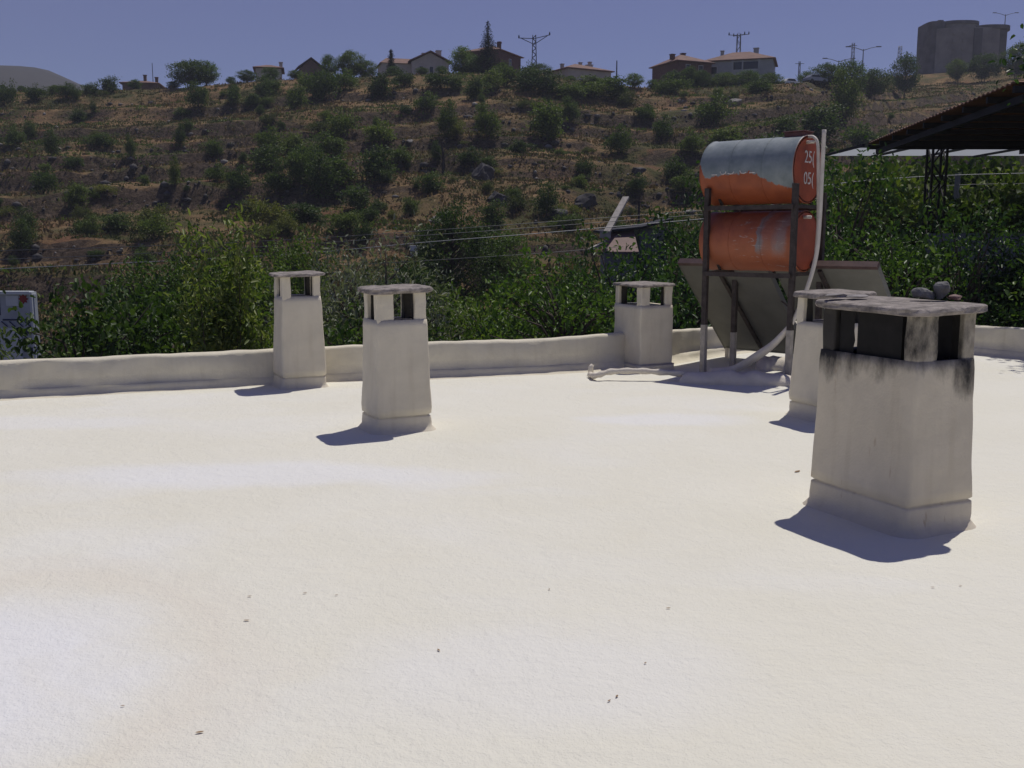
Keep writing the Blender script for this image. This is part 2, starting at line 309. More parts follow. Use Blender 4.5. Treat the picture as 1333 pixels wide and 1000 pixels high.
M = dict(
    roof=roof_material(), parapet=plaster_material("cream_parapet_plaster", (0.69, 0.635, 0.50)),
    chim=plaster_material("coated_chimney_plaster", (0.56, 0.495, 0.40)),
    cap=simple("weathered_cap_slab", (0.25, 0.22, 0.20), 0.9, 0, 0.55, 13, 0.9, 30),
    seam=simple("foam_coating", (0.68, 0.62, 0.52), 0.8, 0, 0.12, 5, 0.3, 30),
    steel=simple("rusty_dark_steel", (0.055, 0.042, 0.038), 0.6, 0.3, 0.45, 14, 0.2, 60),
    paintleg=simple("cream_overspray_steel", (0.42, 0.38, 0.32), 0.7, 0.1, 0.25, 14),
    tank=tank_material("orange_tank_grey_coat"), tank2=tank_material("orange_tank_worn", True),
    tankend=simple("orange_tank_end", (0.30, 0.062, 0.026), 0.5, 0, 0.22, 6, 0.1, 20),
    letter=simple("white_lettering", (0.62, 0.58, 0.55), 0.7, 0, 0.25, 30),
    hatch=simple("dark_red_hatch", (0.12, 0.045, 0.045), 0.6, 0, 0.3, 12),
    panelback=simple("panel_back_sheet", (0.165, 0.162, 0.14), 0.6, 0.1, 0.15, 3, 0.1, 12),
    panelframe=simple("brown_panel_frame", (0.10, 0.062, 0.058), 0.5, 0.2, 0.25, 8),
    panelface=simple("panel_dark_absorber", (0.02, 0.02, 0.025), 0.15, 0.0, 0.1, 4),
    hose=simple("white_hose", (0.62, 0.57, 0.50), 0.6, 0, 0.12, 8),
    stone=simple("grey_fieldstone", (0.17, 0.165, 0.165), 0.9, 0, 0.45, 9, 0.7, 30),
    slate=simple("flat_slate", (0.26, 0.24, 0.235), 0.85, 0, 0.3, 14, 0.4, 40),
    hill=hill_material(), ground=simple("valley_soil", (0.085, 0.07, 0.042), 0.95, 0, 0.4, 0.4, 0.5, 2.0),
    farhill=simple("far_bare_hill", (0.030, 0.028, 0.027), 0.95, 0, 0.3, 0.02),
    rock=simple("dark_hill_rock", (0.062, 0.058, 0.058), 0.9, 0, 0.55, 1.1, 0.8, 6),
    palerock=simple("pale_hill_rock", (0.22, 0.205, 0.19), 0.9, 0, 0.35, 1.5, 0.6, 6),
    bark=simple("grey_bark", (0.085, 0.065, 0.05), 0.9, 0, 0.4, 12, 0.6, 40),
    deadbark=simple("dead_bark", (0.035, 0.028, 0.024), 0.9, 0, 0.3, 12),
    canopy=simple("rust_brown_sheet", (0.21, 0.10, 0.056), 0.8, 0.0, 0.4, 1.5, 0.2, 20),
    blacksteel=simple("black_steel", (0.014, 0.013, 0.013), 0.6, 0.2, 0.3, 10),
    greywall=simple("grey_concrete", (0.17, 0.175, 0.19), 0.9, 0, 0.25, 1.2, 0.3, 20),
    plank=simple("pale_timber", (0.36, 0.33, 0.30), 0.85, 0, 0.25, 5, 0.2, 20),
    redsheet=simple("faded_red_sheet", (0.17, 0.095, 0.085), 0.7, 0, 0.2, 2, 0.2, 20),
    wire=simple("grey_cable", (0.30, 0.31, 0.33), 0.5, 0.2, 0.1, 5), wire2=simple("dark_cable", (0.10, 0.105, 0.115), 0.5, 0.2, 0.1, 5),
    tile=simple("clay_roof_tile", (0.18, 0.10, 0.075), 0.85, 0, 0.3, 0.9, 0.5, 8),
    tiledark=simple("brown_roof_tile", (0.13, 0.08, 0.062), 0.85, 0, 0.3, 0.9, 0.5, 8),
    wallpale=simple("pale_house_render", (0.44, 0.41, 0.375), 0.9, 0, 0.15, 0.8), wallblue=simple("grey_blue_render", (0.33, 0.35, 0.36), 0.9, 0, 0.12, 0.8),
    wallbrick=simple("dark_brick", (0.12, 0.062, 0.052), 0.9, 0, 0.3, 2.5, 0.3, 10), wallbrown=simple("brown_render", (0.15, 0.10, 0.085), 0.9, 0, 0.2, 1.0),
    glass=simple("dark_window", (0.02, 0.022, 0.026), 0.15, 0, 0.1, 3), frame=simple("white_window_frame", (0.5, 0.49, 0.47), 0.6, 0, 0.05, 3),
    tower=simple("raw_concrete_tower", (0.24, 0.22, 0.205), 0.9, 0, 0.22, 0.35, 0.3, 3),
    towerdark=simple("dark_concrete_trim", (0.13, 0.12, 0.12), 0.9, 0, 0.3, 0.5),  # darker concrete tone for rims, piers and stair block
    galv=simple("galvanised_steel", (0.15, 0.155, 0.165), 0.5, 0.4, 0.2, 5), carwhite=simple("white_car_paint", (0.62, 0.62, 0.62), 0.25, 0, 0.03, 3),
    cardark=simple("silver_car_paint", (0.26, 0.27, 0.29), 0.3, 0.3, 0.03, 3), tyre=simple("black_rubber", (0.015, 0.015, 0.015), 0.8, 0, 0.2, 9),
    boardface=simple("billboard_pale_blue", (0.37, 0.40, 0.43), 0.6, 0, 0.2, 2.2), boardwhite=simple("billboard_white", (0.56, 0.59, 0.61), 0.6, 0, 0.1, 3),
    boardblue=simple("billboard_navy", (0.018, 0.028, 0.075), 0.6, 0, 0.2, 3), boardred=simple("billboard_red", (0.22, 0.018, 0.018), 0.6, 0, 0.2, 3),
    dryleaf=simple("dried_leaf", (0.27, 0.17, 0.085), 0.8, 0, 0.35, 40), whitebox=simple("white_box", (0.5, 0.52, 0.55), 0.6, 0, 0.08, 3),
    drystraw=leaf_mat("dry_straw", [(0.15, 0.098, 0.052), (0.22, 0.15, 0.076), (0.30, 0.21, 0.11)], 0.8, 0.15),
    weed=leaf_mat("hill_weed", [(0.06, 0.078, 0.026), (0.105, 0.115, 0.038), (0.165, 0.15, 0.058)], 0.7, 0.2),
    shrub=leaf_mat("shrub_leaf", [(0.038, 0.070, 0.020), (0.075, 0.115, 0.032), (0.125, 0.165, 0.052)], 0.6, 0.33),
    olive=leaf_mat("olive_shrub_leaf", [(0.065, 0.085, 0.026), (0.11, 0.13, 0.040), (0.17, 0.18, 0.062)], 0.6, 0.33),
    walnut=leaf_mat("walnut_leaf", [(0.028, 0.065, 0.020), (0.055, 0.110, 0.034), (0.10, 0.165, 0.052)], 0.42, 0.32),
    orchard=leaf_mat("orchard_leaf", [(0.040, 0.080, 0.020), (0.072, 0.125, 0.032), (0.125, 0.185, 0.048)], 0.5, 0.32),
    peach=leaf_mat("peach_leaf", [(0.060, 0.105, 0.030), (0.115, 0.165, 0.052), (0.21, 0.25, 0.10)], 0.45, 0.35),
    willow=leaf_mat("silver_leaf", [(0.14, 0.165, 0.125), (0.20, 0.225, 0.18), (0.27, 0.29, 0.235)], 0.6, 0.2),
    spruce=leaf_mat("spruce_needle", [(0.010, 0.020, 0.012), (0.018, 0.030, 0.017)], 0.7, 0.1),
)
bb = M["boardwhite"]
tl, tnt, tb = new_mat("translucent_sheet")
tr = tnt.nodes.new("ShaderNodeBsdfTranslucent"); tr.inputs[0].default_value = (0.62, 0.64, 0.66, 1)
tmx = tnt.nodes.new("ShaderNodeMixShader"); tmx.inputs[0].default_value = 0.85
tb.inputs["Base Color"].default_value = (0.45, 0.46, 0.48, 1)
tnt.links.new(tb.outputs[0], tmx.inputs[1]); tnt.links.new(tr.outputs[0], tmx.inputs[2]); tnt.links.new(tmx.outputs[0], tnt.nodes["Material Output"].inputs[0])
M["translucent"] = tl

# ------------------------------------------------------------------ terrain
SKYLINE = [(-900, 124), (-200, 124), (0, 121), (100, 119), (190, 117), (250, 114), (330, 106), (420, 102), (490, 100), (600, 96), (700, 97), (770, 108), (850, 115),
           (930, 114), (1030, 108), (1100, 102), (1180, 98), (1260, 92), (1333, 82), (1500, 64), (2200, 52)]
_ang = np.array([ray(x, y)[0] / ray(x, y)[1] for x, y in SKYLINE]); _slp = np.array([ray(x, y)[2] / ray(x, y)[1] for x, y in SKYLINE])
_yc = np.array([165 if x < 1040 else min(255, 165 + (x - 1040) * 0.62) for x, y in SKYLINE], float)
def terr(X, Y):
    X, Y = np.asarray(X, float), np.asarray(Y, float)
    a = X / np.maximum(Y, 30)
    Yc = np.interp(a, _ang, _yc); zc = EYE + np.interp(a, _ang, _slp) * Yc
    zb = -7 + 4.5 * np.clip((X - 7) / 12, 0, 1) ** 1.2 * np.clip((60 - Y) / 30, 0, 1)
    s0 = 44.0
    s = np.clip((Y - s0) / (Yc - s0), 0, 1)
    q = s * 10 + fbm(X * 0.018, Y * 0.03, 0, 3, 4) * 1.5
    fl = np.floor(q); fr = q - fl; st = fl + np.clip((fr - 0.76) / 0.16, 0, 1) * 0.85 + fr * 0.15
    k = 0.9 * np.clip(s * 6, 0, 1) * (1 - s ** 5) * np.clip(0.75 + 1.1 * fbm(X * 0.022, Y * 0.05, 0, 9, 3), 0.1, 1)
    se = s + (st - q) / 10 * k + (0.028 * (1 - s ** 5) * np.clip(s * 6, 0, 1))
    rough = (0.9 * fbm(X * 0.09, Y * 0.09, 0, 5, 4) + 0.55 * fbm(X * 0.5, Y * 0.5, 0, 8, 3)) * np.clip(s * 8, 0, 1) * np.clip(1.2 - s, 0.12, 1)
    z = zb + (zc - zb) * (0.25 * se * se + 0.75 * se) + rough
    return np.where(Y > Yc, zc + rough - 0.012 * (Y - Yc), z)
gx = np.arange(-175, 215.1, 0.85); gy = np.concatenate([np.arange(15, 60, 1.0), np.arange(60, 172, 0.62), np.arange(172, 330, 2.0)])
GX, GY = np.meshgrid(gx, gy); GZ = terr(GX, GY)
GZ[0, :] = -8; GZ[:, 0] = np.minimum(GZ[:, 0], -8); GZ[:, -1] = np.minimum(GZ[:, -1], -8); GZ[-1, :] = -8
nx, ny = len(gx), len(gy); ii = np.arange(nx * ny).reshape(ny, nx)
hill = link("hillside", mesh_arrays("hillside", np.stack([GX, GY, GZ], -1).reshape(-1, 3),
            [np.stack([ii[:-1, :-1], ii[:-1, 1:], ii[1:, 1:], ii[1:, :-1]], -1).reshape(-1, 4)]), M["hill"])
smooth_on(hill.data); tag(hill, "dry rocky terraced hillside rising behind the orchard", None, None, "structure")
gr = MB()
gr.add([(-1200, -80, -7.4), (1300, -80, -7.4), (1300, 1200, -7.4), (-1200, 1200, -7.4)], [(0, 1, 2, 3)])
tag(gr.build("ground", M["ground"]), "flat valley ground", None, None, "structure")
def far_mound(name, pts, Y, depth, label, mat):
    xs = np.linspace(pts[0][0], pts[-1][0], 60); ys = np.interp(xs, [p[0] for p in pts], [p[1] for p in pts])
    V = []; rows = 14
    for j in range(rows):
        t = j / (rows - 1)
        for x, y in zip(xs, ys):
            p = at(x, y, Y); h = p[2] + 9
            zz = -9 + h * math.sin(math.pi * min(1, t * 0.5 + 0.0) ) if t < 1 else p[2]
            yy = Y - depth * (1 - t)
            V.append((p[0], yy, zz + 0.02 * h * float(fbm(p[0] * 0.02, yy * 0.02, 0, 4, 3))))
    n = len(xs); base = len(V)
    V += [(x, y + depth * 1.2, -9) for x, y, z in V[-n:]]
    idx = np.arange(len(V)).reshape(rows + 1, n)
    me = mesh_arrays(name, V, [np.stack([idx[:-1, :-1], idx[:-1, 1:], idx[1:, 1:], idx[1:, :-1]], -1).reshape(-1, 4)]); smooth_on(me)
    tag(link(name, me, mat), label, None, None, "structure")
far_mound("far_hill", [(-900, 120), (-400, 104), (-100, 94), (0, 92), (30, 89), (62, 91), (85, 100), (112, 112), (140, 122), (260, 140)], 640, 240, "bluish bare hill far off at the left of the skyline", M["farhill"])

def hit(px, py):                              # where the ray of a pixel meets the terrain
    d = ray(px, py); Y = np.arange(30, 300, 0.2); z = EYE + d[2] / d[1] * Y; x = d[0] / d[1] * Y
    b = np.nonzero(z <= terr(x, Y))[0]
    k = b[0] if len(b) else len(Y) - 1
    return np.array([x[k], Y[k], float(terr(x[k], Y[k]))])

# ------------------------------------------------------------------ the roof we stand on
TH = math.radians(25); U2 = np.array([math.cos(TH), math.sin(TH)]); V2 = np.array([-math.sin(TH), math.cos(TH)])
PAR = [(-14.0, 6.3), (-9.0, 8.2)] + [tuple(gnd(*p)[:2]) for p in ((0, 520), (140, 513), (270, 506), (430, 498), (600, 491), (700, 487))] + \
      [(1.15, 12.05), (2.0, 12.75), (3.0, 13.85), (3.9, 14.45), (4.95, 14.75), (5.75, 14.45), (6.35, 13.75), (6.9, 12.95), (8.5, 10.0), (11.0, 5.4), (14.0, 0.0)]
PARH = [0.36, 0.37, 0.375, 0.375, 0.38, 0.39, 0.40, 0.41, 0.43, 0.41, 0.37, 0.38, 0.40, 0.40, 0.40, 0.40, 0.40, 0.40, 0.40]
def resample(P, extra, step):
    P = np.array(P, float); d = np.concatenate([[0], np.cumsum(np.linalg.norm(np.diff(P, axis=0), axis=1))])
    t = np.arange(0, d[-1], step); Q = np.stack([np.interp(t, d, P[:, 0]), np.interp(t, d, P[:, 1])], 1); e = np.interp(t, d, extra)
    k = np.ones(9) / 9
    Qp = np.pad(Q, ((4, 4), (0, 0)), mode='edge'); Q = np.stack([np.convolve(Qp[:, i], k, 'valid') for i in (0, 1)], 1)
    return Q, e
PQ, PH = resample(PAR, PARH, 0.07)
tn = np.gradient(PQ, axis=0); tn /= np.linalg.norm(tn, axis=1)[:, None]
nrm = np.stack([-tn[:, 1], tn[:, 0]], 1)      # outward (away from the roof)
def roof_z(x, y):
    return 0.022 * fbm(np.asarray(x) * 0.45, np.asarray(y) * 0.45, 0, 21, 3) + 0.006 * fbm(np.asarray(x) * 2.2, np.asarray(y) * 2.2, 0, 31, 3)
# deck: one undulating sheet, cut to the parapet line
rx = np.arange(-14, 13, 0.07); ry = np.arange(-6, 15.4, 0.07)
RX, RY = np.meshgrid(rx, ry)
poly = np.concatenate([PQ + nrm * 0.10, [[13.5, -7], [-14.5, -7]]])
def inside(px, py, poly):
    r = np.zeros(px.shape, bool); j = len(poly) - 1
    for i in range(len(poly)):
        xi, yi = poly[i]; xj, yj = poly[j]
        if yi != yj:
            r ^= ((yi > py) != (yj > py)) & (px < (xj - xi) * (py - yi) / (yj - yi) + xi)
        j = i
    return r
poly_s = np.concatenate([(PQ + nrm * 0.10)[::4], [[13.5, -7], [-14.5, -7]]])
keep = inside(RX[:-1, :-1] + 0.035, RY[:-1, :-1] + 0.035, poly_s)
ii = np.arange(RX.size).reshape(RX.shape)
F4 = np.stack([ii[:-1, :-1], ii[:-1, 1:], ii[1:, 1:], ii[1:, :-1]], -1)[keep]
used = np.unique(F4); remap = np.zeros(RX.size, int); remap[used] = np.arange(len(used))
VV = np.stack([RX, RY, roof_z(RX, RY)], -1).reshape(-1, 3)[used]
deck = link("roof_deck", mesh_arrays("roof_deck", VV, [remap[F4]]), M["roof"]); smooth_on(deck.data)
tag(deck, "flat roof coated in bright cream sprayed foam", None, None, "structure")
# parapet: swept profile (inner cove, inner face, rounded top, outer wall of the house down to the ground)
prof = [(-0.16, -0.02), (-0.075, 0.006), (-0.03, 0.022), (-0.008, 0.06), (0.004, 0.095), (0.010, 0.10), (0.022, 0.108), (0.028, 0.5), (0.030, 0.92), (0.042, 0.975), (0.065, 1.0), (0.15, 1.0), (0.19, 0.975), (0.205, 0.90), (0.21, 0.3), (0.21, -2.0), (0.21, -9.0)]
V = []; n = len(prof)
for i in range(len(PQ)):
    for j, (d, z) in enumerate(prof):
        w = 0.014 * float(vnoise(i * 0.16, j * 0.5, 0, 7)) + 0.006 * float(vnoise(i * 0.7, j, 0, 8))
        zz = z * PH[i] if z > 0.2 else (z * 0.9 if z > -1 else z)
        if z > 0.85: zz += 0.012 * float(vnoise(i * 0.05, 0, 0, 9)) + 0.005 * float(vnoise(i * 0.4, 0, 0, 10))
        p = PQ[i] + nrm[i] * (d + (w if 0 < j < 15 else 0))
        V.append((p[0], p[1], zz + (float(roof_z(p[0], p[1])) if j == 0 else 0)))
idx = np.arange(len(V)).reshape(len(PQ), n)
me = mesh_arrays("parapet_wall", V, [np.stack([idx[:-1, :-1], idx[1:, :-1], idx[1:, 1:], idx[:-1, 1:]], -1).reshape(-1, 4)]); smooth_on(me)
par = link("parapet_wall", me, M["parapet"]); tag(par, "low cream coated parapet wall running along the far roof edge", "wall")

# ------------------------------------------------------------------ chimneys
def ring(a, b, off, r, per=9):
    """rounded rectangle ring 0..a x 0..b grown by off, as a list of (x,y)"""
    x0, y0, x1, y1 = -off, -off, a + off, b + off; r = min(max(r + off * (0.5 if off < 0.03 else 1.3), 0.012), 0.2); P = []
    cs = [(x1 - r, y0 + r, -90), (x1 - r, y1 - r, 0), (x0 + r, y1 - r, 90), (x0 + r, y0 + r, 180)]
    for k, (cx, cy, a0) in enumerate(cs):
        arc = [(cx + r * math.cos(math.radians(a0 + t)), cy + r * math.sin(math.radians(a0 + t))) for t in (0, 22.5, 45, 67.5, 90)]
        P += arc
        nx_ = cs[(k + 1) % 4]; q = (nx_[0] + r * math.cos(math.radians(nx_[2])), nx_[1] + r * math.sin(math.radians(nx_[2])))
        P += [(arc[-1][0] + (q[0] - arc[-1][0]) * t / per, arc[-1][1] + (q[1] - arc[-1][1]) * t / per) for t in range(1, per)]
    return P
def rough_box(mb, x0, y0, z0, x1, y1, z1, seed, amp=0.006, k=5, r=0.012):
    a, b = x1 - x0, y1 - y0; zs = np.linspace(z0, z1, k + 1); R = []
    for z in zs:
        R.append([(x0 + p[0], y0 + p[1], z) for p in ring(a, b, 0, r, 4)])
    n = len(R[0]); vs = [p for rr in R for p in rr]
    A = np.array(vs); o = amp
    A[:, 0] += o * vnoise(A[:, 0] * 18, A[:, 1] * 18, A[:, 2] * 14, seed); A[:, 1] += o * vnoise(A[:, 0] * 18, A[:, 1] * 18, A[:, 2] * 14, seed + 3)
    fs = [(i * n + j, i * n + (j + 1) % n, (i + 1) * n + (j + 1) % n, (i + 1) * n + j) for i in range(k) for j in range(n)]
    fs += [tuple(range(n - 1, -1, -1)), tuple(k * n + j for j in range(n))]
    mb.add(A, fs)
def slab(a, b, ov, z0, z1, seed, skew=0.01, amp=0.012):
    P = ring(a, b, ov, 0.03, 10); n = len(P); rows = []
    for (dz, ins) in ((0, 0.02), (0.15, 0.004), (0.5, 0), (0.85, 0.004), (1, 0.018)):
        for k, (x, y) in enumerate(P):
            cx, cy = a / 2, b / 2; l = math.hypot(x - cx, y - cy); w = amp * float(vnoise(k * 0.45, dz * 2, 0, seed)) - ins
            rows.append((x + (x - cx) / l * w, y + (y - cy) / l * w, z0 + (z1 - z0) * dz + skew * ((x - cx) / a + 0.5 * (y - cy) / b) + 0.3 * amp * float(vnoise(x * 7, y * 7, dz, seed + 2))))
    # inner rings so that the top is not one flat face
    fs = [(i * n + j, i * n + (j + 1) % n, (i + 1) * n + (j + 1) % n, (i + 1) * n + j) for i in range(4) for j in range(n)]
    mb = MB(); base = len(rows)
    for t in (0.7, 0.4, 0.1):
        for k, (x, y) in enumerate(P):
            X, Y = a / 2 + (x - a / 2) * t, b / 2 + (y - b / 2) * t
            rows.append((X, Y, z1 + skew * ((X - a / 2) / a + 0.5 * (Y - b / 2) / b) + 0.006 * float(vnoise(X * 11, Y * 11, 0, seed + 5)) + 0.004))
    for i in range(4, 7): fs += [(i * n + j, i * n + (j + 1) % n, (i + 1) * n + (j + 1) % n, (i + 1) * n + j) for j in range(n)]
    fs += [tuple(7 * n + j for j in range(n)), tuple(range(n - 1, -1, -1))]
    return mb.add(rows, fs)
_cm = {}
def chimney(label, near, a, b, hb, zt, capt, ov, pu, pv, mat, seed, taper=0.02, skirt=0.125, baffle=None, flare=1.0, cap_ov=None, lean=(0, 0)):
    o = thing("chimney", label, "chimney", (near[0], near[1], 0), TH, "coated roof chimneys")
    mat = plaster_material("chimney_plaster", (0.685, 0.62, 0.49) if mat != "sooty" else (0.63, 0.56, 0.44), mat == "sooty", hb, zt, (a, b, hb))
    rows = [(-0.03, 0.10 * flare), (0.0, 0.075 * flare), (0.018, 0.055 * flare), (0.04, 0.034), (0.075, 0.026), (skirt - 0.018, 0.023), (skirt - 0.004, 0.022), (skirt, 0.016), (skirt + 0.006, 0.004)]
    m = 14
    for k in range(m + 1):
        t = k / m; z = skirt + 0.02 + (hb - skirt - 0.02) * t
        rows.append((z, (0.002 if t < 0.95 else -0.004) + taper * (1 - t) ** 1.5))
    P0 = ring(a, b, 0, 0.022); n = len(P0); vs = []
    for (z, off) in rows:
        for (x, y) in ring(a, b, off, 0.016): vs.append((x + lean[0] * z, y + lean[1] * z, z))
    nb = len(vs); wall = min(pu[0], pu[1], pv[0], pv[1]) * 0.8
    for (z, off) in ((hb - 0.004, -wall * 0.5), (hb - 0.01, -wall), (hb - 0.25, -wall), (hb - 0.6, -wall)):
        for (x, y) in ring(a, b, off, 0.02): vs.append((x, y, z))
    A = np.array(vs); amp = 0.010; out = np.arange(len(A)) < nb
    A[out, 0] += amp * fbm(A[out, 0] * 5, A[out, 1] * 5, A[out, 2] * 5, seed, 3); A[out, 1] += amp * fbm(A[out, 0] * 5, A[out, 1] * 5, A[out, 2] * 5, seed + 5, 3)
    R = len(A) // n
    fs = [(i * n + j, i * n + (j + 1) % n, (i + 1) * n + (j + 1) % n, (i + 1) * n + j) for i in range(R - 1) for j in range(n)]
    fs.append(tuple((R - 1) * n + j for j in range(n)))
    MB().add(A, fs).build("chimney_shaft", mat, o, smooth=True)
    dx, dy = lean[0] * hb, lean[1] * hb
    for k, (x0, y0, w, d) in enumerate(((0, 0, pu[0], pv[0]), (a - pu[1], 0, pu[1], pv[0]), (a - pu[1], b - pv[1], pu[1], pv[1]), (0, b - pv[1], pu[0], pv[1]))):
        mb = MB(); rough_box(mb, x0 + 0.007 + dx, y0 + 0.007 + dy, hb - 0.05, x0 + w - 0.007 + dx, y0 + d - 0.007 + dy, zt + 0.012, seed + k, 0.006, 6)
        mb.build("pillar", mat, o, smooth=False)
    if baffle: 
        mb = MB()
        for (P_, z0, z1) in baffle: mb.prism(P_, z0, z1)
        mb.build("dark_core", M["soot"], o)  # core block added inside, near-black so that the openings read dark
    slab(a, b, ov if cap_ov is None else cap_ov, zt, zt + capt, seed).build("cap_slab", M["cap"], o, smooth=False)
    return o
M["soot"] = simple("flue_core_black", (0.009, 0.008, 0.0075), 0.95, 0, 0.5, 12)  # near-black of the added core block
chimney("tall slim cream chimney nearest the far parapet, left of all others", (-2.40, 10.43), 0.42, 0.42, 0.985, 1.195, 0.034, 0.06, (0.105, 0.095), (0.11, 0.11), M["chim"], 11, 0.03)
chimney("cream chimney with thick grey cap standing second from the left", (-1.10, 8.06), 0.445, 0.37, 0.93, 1.15, 0.045, 0.055, (0.165, 0.12), (0.095, 0.11), M["chim"], 23, 0.03)
chimney("squat wide cream chimney at the parapet beside the tank stand", (1.545, 11.96), 0.46, 0.62, 0.785, 1.01, 0.034, 0.035, (0.14, 0.12), (0.12, 0.10), M["chim"], 37, 0.0, 0.06, flare=0.5)
chimney("cream chimney half hidden behind the big sooty chimney", (2.75, 8.55), 0.45, 0.47, 0.86, 1.075, 0.05, 0.05, (0.12, 0.12), (0.13, 0.10), M["chim"], 41, 0.03)
big = chimney("large nearest chimney blackened with soot below its cap slab", (2.135, 5.235), 0.445, 0.73, 0.945, 1.195, 0.042, 0.055, (0.17, 0.10), (0.105, 0.12), "sooty", 53, 0.022, 0.15,
              baffle=[([(0.03, 0.135), (0.17, 0.125), (0.34, 0.125), (0.415, 0.135), (0.415, 0.60), (0.345, 0.70), (0.27, 0.70), (0.03, 0.462)], 0.55, 1.193), ([(0.03, 0.487), (0.14, 0.60), (0.03, 0.60)], 0.55, 1.193)])

# stones lying on the big chimney's cap
def pebble(name, loc, size, seed, mat, label, cat, group=None, sub=3, rz=0.0):
    import bmesh
    bm = bmesh.new(); bmesh.ops.create_icosphere(bm, subdivisions=sub, radius=0.5)
    A = np.array([v.co[:] for v in bm.verts])
    k = 1 + (0.35 if name != "boulder" else 0.6) * fbm(A[:, 0] * 2.2, A[:, 1] * 2.2, A[:, 2] * 2.2, seed, 4)
    rng = np.random.default_rng(seed)
    for _ in range(11):                        # knock flat facets off
        d = rng.normal(size=3); d /= np.linalg.norm(d); l = rng.uniform(0.26, 0.40)
        h = A @ d; A = A - np.outer(np.clip(h - l, 0, None), d)
    A *= k[:, None] * np.array(size)
    A[:, 2] = np.maximum(A[:, 2], -size[2] * 0.36); A[:, 2] += size[2] * 0.36
    for v, p in zip(bm.verts, A): v.co = p
    me = bpy.data.meshes.new(name); bm.to_mesh(me); bm.free()
    o = link(name, me, mat, None, loc); o.rotation_euler = (0, 0, rz)
    return tag(o, label, cat, group)
def on_cap(u, v, z=1.252):
    p = np.array([2.135, 5.235]) + U2 * u + V2 * v; return (p[0], p[1], z)
pebble("stone", on_cap(0.36, 0.31), (0.145, 0.105, 0.09), 3, M["stone"], "rounded dark stone, the left one of the pair on the big chimney cap", "stone")
pebble("stone", on_cap(0.435, 0.255), (0.115, 0.10, 0.13), 8, M["stone"], "pointed grey stone, the taller one of the pair on the big chimney cap", "stone", rz=0.6)
pebble("stone", on_cap(0.485, 0.20), (0.10, 0.08, 0.035), 12, M["redsheet"], "small flat reddish stone right of the pointed stone on the cap", "stone")
pebble("slate", on_cap(0.05, 0.66), (0.20, 0.13, 0.028), 17, M["slate"], "flat grey slate at the far left corner of the big chimney cap", "slate", rz=0.5)
pebble("slate", on_cap(0.14, 0.61), (0.16, 0.11, 0.022), 19, M["slate"], "thin flat slate overlapping the corner slate on the big chimney cap", "slate", rz=0.2)

# ------------------------------------------------------------------ tank stand, tanks, panels, pipes
E2, S2 = np.array([0.745, -0.667]), np.array([0.667, 0.745])
FL = np.array([2.27, 11.77]); STW, STD = 1.09, 0.70
RZ = math.atan2(E2[1], E2[0])
st = thing("tank_stand", "rusty steel stand carrying the two orange tanks", "stand", (FL[0], FL[1], 0), RZ)
LEGH = 2.16
def leg(x, y, h, w=0.06):
    mb = MB(); zc_ = 0.58 if y == 0 else 0.44; mb.bar((x, y, zc_), (x, y, h), w, w); o = mb.build("leg", M["steel"], st, bevel=0.004)
    mb = MB(); mb.bar((x, y, -0.02), (x, y, zc_), w + 0.004, w + 0.004); mb.build("coated_foot", M["paintleg"], o, bevel=0.005)
for (x, y, h) in ((0, 0, LEGH), (STW, 0, LEGH + 0.02), (0, STD, 2.10), (STW, STD, 2.10)): leg(x, y, h)
for z in (1.18, 1.93):
    MB().bar((-0.0, -0.045, z), (STW, -0.045, z), 0.03, 0.05).build("rail", M["steel"], st)
    MB().bar((-0.0, STD + 0.045, z), (STW, STD + 0.045, z), 0.03, 0.05).build("rail", M["steel"], st)
    for x in (0.045, STW - 0.045):
        MB().bar((x, 0.03, z + 0.01), (x, STD - 0.03, z + 0.01), 0.03, 0.04).build("cross_rail", M["steel"], st)
for x in (0.07, STW - 0.07):
    for z in (1.22, 1.97):
        for y, s in ((0.07, 1), (STD - 0.07, -1)):
            MB().bar((x, y, z + 0.16), (x, y + s * 0.14, z), 0.035, 0.012).build("saddle_bracket", M["steel"], st)
MB().bar((STW - 0.42, STD - 0.1, 0.86), (STW - 0.05, STD + 0.05, 0.55), 0.02, 0.02).build("brace", M["steel"], st)

